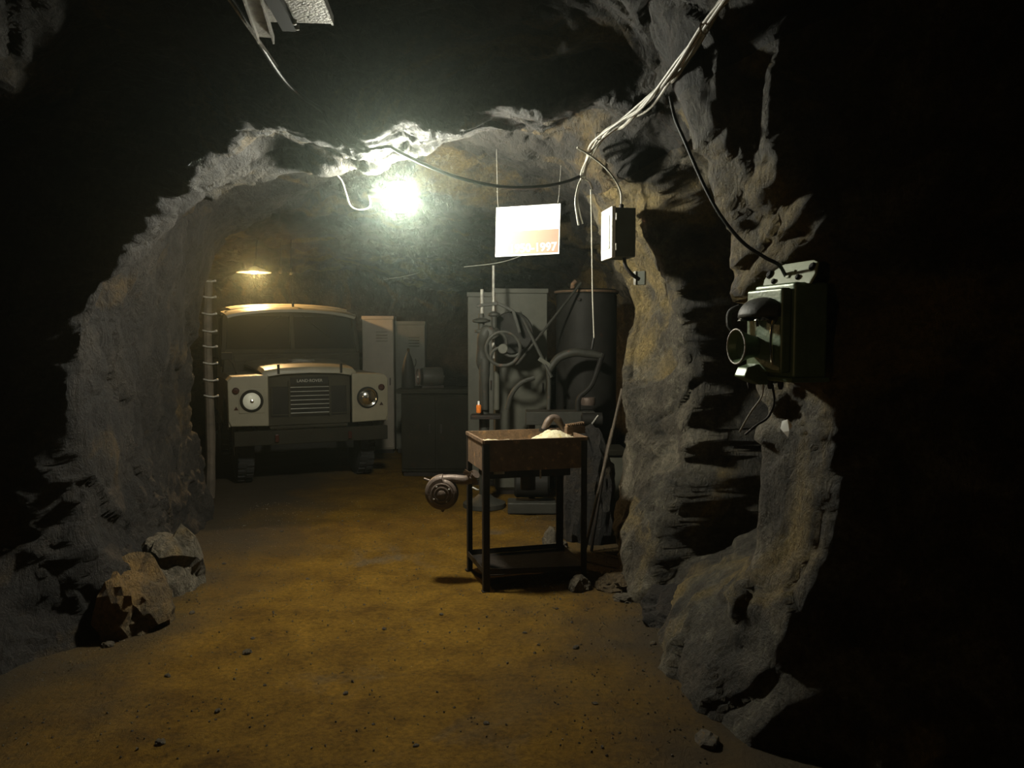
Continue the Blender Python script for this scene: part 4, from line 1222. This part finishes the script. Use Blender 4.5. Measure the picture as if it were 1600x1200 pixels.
    # wheels
    for s in (-1, 1):
        for y in (.56, 2.79):
            wm = MB(); Mx = T(s * .655, y, .355) @ Matrix.Rotation(s * PI / 2, 4, 'Y')
            wm.lathe([(.20, -.085), (.33, -.09), (.358, -.07), (.362, 0), (.358, .07), (.33, .09), (.20, .085)], 40, Mx)
            wo2 = wm.build('wheel', M_RUB, r, smooth=True, angle=50)
            MB().lathe([(.21, .06), (.20, .075), (.17, .04), (.09, .05), (.07, .09), (0, .10)], 28, Mx).build('rim', M_CAR, wo2, smooth=True)
            tr = MB()
            for k2 in range(26):
                a = 2 * PI * k2 / 26
                for o_ in (-.045, .045):
                    tr.box(Vector((s * .655 + o_, y + .36 * math.cos(a + o_ * 2), .355 + .36 * math.sin(a + o_ * 2))), (.07, .05, .022), Matrix.Rotation(a - PI / 2, 3, 'X'))
            tr.build('tread', M_RUB, wo2)
    # mirror on the left wing
    MB().tube([(-.70, .60, 1.17), (-.74, .60, 1.30), (-.80, .60, 1.36)], .007, 6).build('mirror_arm', M_CARK, r)
    mm = MB(); mm.box((-.80, .60, 1.38), (.12, .02, .08)); mm.build('mirror', M_CARK, r, bevel=.008)
    # steering wheel and seat backs seen through the screen
    MB().torus((-.36, 1.75, 1.38), .19, .012, Matrix.Rotation(1.1, 4, 'X'), 28, 8).build('steering_wheel', M_CARK, r, smooth=True)
    for x in (-.38, .38):
        MB().box((x, 2.15, 1.28), (.48, .12, .55)).build('seat_back', M_RUB, r, bevel=.03)


vehicle()


# ------------------------------------------------------------------ lockers
def locker(name, label, loc, rot, w, d, h, material, doors=1, louvre=True, plinth=.06):
    r = thing(name, label, 'cabinet', loc, rot)
    MB().b2(0, w, .012, d, plinth, h).build('body', material, r, bevel=.004)
    MB().b2(.02, w - .02, .03, d - .02, 0, plinth).build('plinth', M_IRON, r)
    dw = w / doors
    MB().b2(-.006, w + .006, -.008, .014, h - .045, h).build('top_edge', material, r, bevel=.002)
    for i in range(doors):
        x0 = i * dw + .012; x1 = (i + 1) * dw - .006
        do = MB().b2(x0, x1, -.008, .012, plinth + .02, h - .05).build('door', material, r, bevel=.003)
        if louvre:
            for zz in (h - .22, h - .26, h - .30, h - .34):
                MB().box(((x0 + x1) / 2 + dw * .12, -.012, zz), (dw * .36, .014, .006), Matrix.Rotation(.6, 3, 'X')).build('louvre', material, do)
        MB().b2(x1 - .05, x1 - .035, -.03, -.008, h * .5, h * .5 + .10).build('handle', M_IRON, do, bevel=.003)
    return r


locker('locker', 'cream steel locker with louvred door just right behind the vehicle', (-2.02, 10.75, 0), math.radians(3), .42, .45, 1.87, M_LOCK)
locker('locker', 'grey steel locker next to the cream one, in the dark', (-1.58, 10.8, 0), math.radians(3), .40, .45, 1.80, M_GREY)
C0 = (-.165, 7.92)
locker('steel_cabinet', 'tall pale grey steel cabinet behind the drilling machine', (C0[0], C0[1], 0), math.radians(4), .52, .50, 2.07, M_GREY, 1, False)
locker('steel_cabinet', 'second pale grey steel cabinet set back left of the first', (-.47, 8.45, 0), math.radians(-5), .30, .45, 2.06, M_GREY, 1, False)


def workbench():
    r = thing('workbench_cabinet', 'dark low workbench cabinet standing between vehicle and machines', 'workbench', (-1.28, 9.0, 0), math.radians(-2))
    w, d, h = .85, .55, 1.0
    MB().b2(.02, w - .02, .02, d, .05, h - .05).build('body', M_BENCH, r, bevel=.006)
    MB().b2(-.03, w + .03, -.02, d + .02, h - .05, h).build('worktop', M_BENCH, r, bevel=.006)
    MB().b2(.04, w - .04, .04, d - .02, 0, .05).build('plinth', M_IRON, r)
    for i in range(2):
        do = MB().b2(.04 + i * .40, .41 + i * .40, .004, .02, .09, h - .09).build('door', M_BENCH, r, bevel=.003)
        MB().b2(.34 + i * .13, .355 + i * .13, -.02, .004, .5, .6).build('handle', M_IRON, do)
    # small motor on the bench
    q = thing('electric_motor', 'small round dusty motor standing on the dark workbench', 'motor', (-.93, 9.2, 1.0), math.radians(20))
    MB().b2(-.13, .13, -.07, .07, 0, .03).build('foot', M_IRON, q, bevel=.003)
    MB().lathe([(.05, -.13), (.10, -.12), (.11, -.08), (.11, .08), (.10, .12), (.05, .13)], 28, T(0, 0, .13) @ AX_X).build('casing', M_MACH, q, smooth=True)
    MB().torus((-.16, 0, .13), .085, .012, AX_X, 28, 8).build('pulley', M_CAST, q, smooth=True)
    MB().cyl((-.17, 0, .13), (.15, 0, .13), .012, 10).build('shaft', M_GALV, q)
    q = thing('oil_can', 'dark tapered oil can with a shiny cap at the left end of the workbench', 'oil can', (-1.20, 9.2, 1.0))
    MB().lathe([(.075, 0), (.08, .02), (.075, .22), (.045, .34), (.02, .40), (.015, .42)], 24).build('body', M_TANK, q, smooth=True)
    MB().lathe([(.018, .42), (.02, .45), (0, .46)], 14).build('cap', M_CHROME, q, smooth=True)
    MB().torus((.0, 0, .30), .09, .006, AX_Y, 20, 6, -.4, PI * .5).build('handle', M_IRON, q, smooth=True)


workbench()


# ------------------------------------------------------------------ drilling machine
def drill():
    r = thing('pillar_drill', 'old hand-wheel pillar drill with twin shafts in front of the pale cabinet', 'drill', (-.22, 7.35, 0), 0)
    def L(px, py, y=7.35): 
        p = at(px, py, y); return Vector((p.x + .22, p.y - 7.35, p.z))
    # pillar
    MB().lathe([(.20, 0), (.20, .04), (.10, .08), (.055, .12)], 24, T(-.04, .05, 0)).build('base', M_MACH, r, smooth=True)
    MB().cyl((-.04, .05, .1), (-.04, .05, 1.52), .048, 20).build('pillar', M_MACH, r, smooth=True)
    # head casting
    h = MB()
    h.tube(spline([(-.04, .05, 1.30), (-.06, .0, 1.50), (.0, -.03, 1.66), (.05, -.02, 1.58)], 5), [.055 + .012 * math.sin(i) for i in range(16)], 14)
    h.build('head_casting', M_MACH, r, smooth=True)
    p = L(752, 500); 
    MB().lathe([(.03, -.12), (.06, -.115), (.06, -.09), (.03, -.085), (.03, -.03), (.08, -.02), (.085, .0), (.03, .02), (.025, .06)], 28, T(*p)).build('bevel_gear', M_MACH, r, smooth=True)
    p = L(772, 495)
    MB().lathe([(.025, -.15), (.045, -.14), (.045, -.11), (.025, -.10), (.03, -.0), (.055, .01), (.055, .03), (.02, .05)], 28, T(*p)).build('spindle_head', M_MACH, r, smooth=True)
    a, b = L(753, 510), L(753, 452)
    MB().cyl(a, b, .016, 12).build('shaft', M_GALV, r, smooth=True)
    a, b = L(771, 560), L(771, 415)
    MB().cyl(a, b, .013, 12).build('shaft', M_GALV, r, smooth=True)
    # top yoke
    y = MB(); y.bar(L(745, 478), L(778, 474), .05, .03); y.bar(L(778, 474), L(802, 486), .04, .025)
    y.bar(L(802, 486), L(812, 520), .04, .03)
    y.build('yoke', M_MACH, r, bevel=.004)
    # hand wheel facing the camera, curved spokes
    c = L(786, 545, 7.15); R = .152
    hw = MB(); hw.torus(c, R, .016, AX_Y, 44, 10)
    ho = hw.build('hand_wheel', M_MACH, r, smooth=True)
    for k in range(3):
        a0 = 2 * PI * k / 3 + .5
        pts = [c + Vector((math.cos(a0 + t * 1.3) * R * t, 0, math.sin(a0 + t * 1.3) * R * t)) for t in (.12, .35, .6, .82, 1.0)]
        MB().tube(spline(pts, 4), .014, 8).build('spoke', M_MACH, ho, smooth=True)
    MB().lathe([(.045, -.03), (.045, .03), (.038, .036), (0, .036)], 24, T(*c) @ AX_NY).build('hub', M_GREY, ho, smooth=True)
    MB().cyl(c, c + Vector((0, .2, 0)), .016, 12).build('axle', M_GALV, ho)
    # spindle, chuck, quill
    a = L(757, 560)
    q = MB(); q.tube([L(757, 560), L(757, 585), L(757, 600), L(758, 640)], [.045, .050, .036, .030], 18)
    q.build('quill', M_MACH, r, smooth=True)
    MB().cyl(L(776, 580), L(776, 640), .028, 16).build('feed_tube', M_GREY, r, smooth=True)
    MB().b2(-.16, .12, -.12, .10, L(757, 650).z - .02, L(757, 650).z + .015).build('work_table', M_IRON, r, bevel=.004)
    MB().bar(L(757, 668, 7.4), L(757, 655, 7.4), .09, .09).build('table_bracket', M_IRON, r)
    MB().tube(spline([L(792, 640), L(800, 615), L(815, 598), L(835, 590)], 5), .022, 10).build('feed_arm', M_MACH, r, smooth=True)
    # belt pulley behind the wheel
    c2 = L(800, 520, 7.5)
    MB().lathe([(.19, -.03), (.20, -.02), (.20, .02), (.19, .03), (.05, .02), (.0, .02)], 40, T(*c2) @ AX_NY).build('belt_pulley', M_TANK, r, smooth=True)
    # crossed tie rods
    for i, (p0, p1) in enumerate((((903, 448), (808, 568)), ((812, 492), (858, 582)))):
        pass
    # orange bottle
    p = at(748, 642, 7.25)
    t = thing('orange_bottle', 'small bright orange glass bottle with white neck on the drill table', 'bottle', (p.x, p.y, at(748, 645, 7.25).z), 0)
    MB().lathe([(.020, 0), (.024, .01), (.024, .06), (.018, .075)], 18).build('glass', M_ORNG, t, smooth=True)
    MB().lathe([(.010, .075), (.010, .105), (0, .108)], 12).build('neck', M_WHITE, t, smooth=True)


drill()


def other_machines():
    # crossed rods leaning in front of the cabinet
    a, b = at(908, 442, 7.6), at(806, 572, 7.35)
    o = MB().tube([a, b], .012, 8).build('steel_rod', M_MACH, None, smooth=True)
    tag(o, 'thin steel rod slanting down left across the pale cabinet, crossing another', 'rod')
    a, b = at(812, 488, 7.5), at(862, 590, 7.3)
    o = MB().tube([a, b], .016, 8).build('steel_rod', M_MACH, None, smooth=True)
    tag(o, 'thicker steel rod slanting down right across the pale cabinet', 'rod')
    # air receiver tank with a red-brown top edge
    r = thing('air_tank', 'large dark upright tank with rusty red top rim right of the pale cabinet', 'tank', (.74, 7.95, 0))
    z1 = at(890, 452, 7.6).z
    MB().lathe([(.10, .25), (.26, .30), (.30, .40), (.30, z1 - .05), (.29, z1 - .02)], 44).build('shell', M_TANK, r, smooth=True)
    MB().lathe([(.31, z1 - .03), (.315, z1), (.29, z1 + .015), (.0, z1 + .02)], 44).build('lid', M_BENCH, r, smooth=True)
    MB().torus((0, 0, z1 - .01), .31, .012, None, 44, 8).build('rim', M_RUST, r, smooth=True)
    MB().tube([(-.15, -.05, z1), (-.14, -.05, z1 + .07), (-.11, -.05, z1 + .10)], .022, 10).build('valve', M_RUST, r, smooth=True)
    for k in range(3):
        a = k * 2 * PI / 3 + .5
        MB().cyl((.2 * math.cos(a), .2 * math.sin(a), 0), (.2 * math.cos(a), .2 * math.sin(a), .36), .022, 10).build('leg', M_IRON, r)
    MB().cyl((-.1, -.29, z1 - .09), (-.1, -.32, z1 - .09), .016, 12).build('bolt', M_IRON, r)
    # press with arm: dark bracket shapes in front of the tank
    r = thing('hand_press', 'dark iron lever press with curved arm in front of the upright tank', 'press', (.62, 7.35, 0))
    def L(px, py, y=7.35):
        p = at(px, py, y); return Vector((p.x - .62, p.y - 7.35, p.z))
    MB().b2(L(822, 0).x, L(932, 0).x, -.12, .16, L(0, 662).z, L(0, 642).z).build('bed', M_MACH, r, bevel=.005)
    for px in (832, 922):
        x = L(px, 0).x
        MB().b2(x - .03, x + .03, -.06, .06, 0, L(0, 660).z).build('leg', M_IRON, r, bevel=.004)
    MB().tube(spline([L(857, 580), L(872, 560), L(895, 551), L(922, 553), L(940, 556)], 5), [.030 + .012 * math.sin(i * .16) for i in range(21)], 12).build('arm', M_MACH, r, smooth=True)
    MB().tube(spline([L(856, 575), L(858, 600), L(857, 640)], 4), .020, 12).build('column', M_MACH, r, smooth=True)
    MB().bar(L(842, 560), L(860, 572), .05, .04).build('joint', M_GREY, r, bevel=.004)
    MB().tube(spline([L(942, 552), L(925, 600), L(905, 622), L(903, 645)], 5), .026, 10).build('rear_strut', M_TANK, r, smooth=True)
    MB().lathe([(.0, -.04), (.065, -.035), (.072, 0), (.065, .035), (0, .04)], 24, T(*L(919, 627))).build('weight', M_CAST, r, smooth=True)
    # horizontal cylinder vice under the bed
    r = thing('pipe_vice', 'dark round vice clamped at the right end of the press bed', 'vice', L(925, 655, 7.2) + Vector((.62, 7.35, 0)))
    MB().lathe([(.03, -.10), (.06, -.09), (.06, .09), (.03, .10)], 24, AX_X).build('jaw', M_TANK, r, smooth=True)
    MB().cyl((-.02, -.08, -.05), (.05, -.05, .04), .008, 8).build('handle', M_GALV, r)
    # low crate behind the forge right
    r = thing('storage_bin', 'low brown-grey steel bin beside the tank, right of the forge', 'bin', (.62, 6.72, 0), math.radians(2))
    MB().b2(0, .34, 0, .32, 0, at(940, 712, 6.72).z).build('body', M_GREY, r, bevel=.01)
    MB().b2(-.02, .36, -.02, .34, at(940, 712, 6.72).z, at(940, 703, 6.72).z).build('lid', M_BENCH, r, bevel=.006)
    # oil drum under the bench, seen below the tray
    r = thing('floor_pump', 'squat dark iron pump on the floor behind the forge table', 'pump', (.18, 7.2, 0))
    MB().b2(-.22, .22, -.12, .12, 0, .10).build('base', M_MACH, r, bevel=.01)
    MB().lathe([(.10, -.16), (.12, -.14), (.12, .14), (.10, .16)], 28, T(0, 0, .25) @ AX_X).build('barrel', M_TANK, r, smooth=True)
    MB().cyl((-.06, 0, .35), (-.06, 0, .62), .02, 12).build('riser', M_MACH, r)
    MB().tube(spline([(-.06, 0, .62), (.05, 0, .66), (.2, 0, .60)], 5), .02, 12).build('outlet', M_MACH, r, smooth=True)


other_machines()
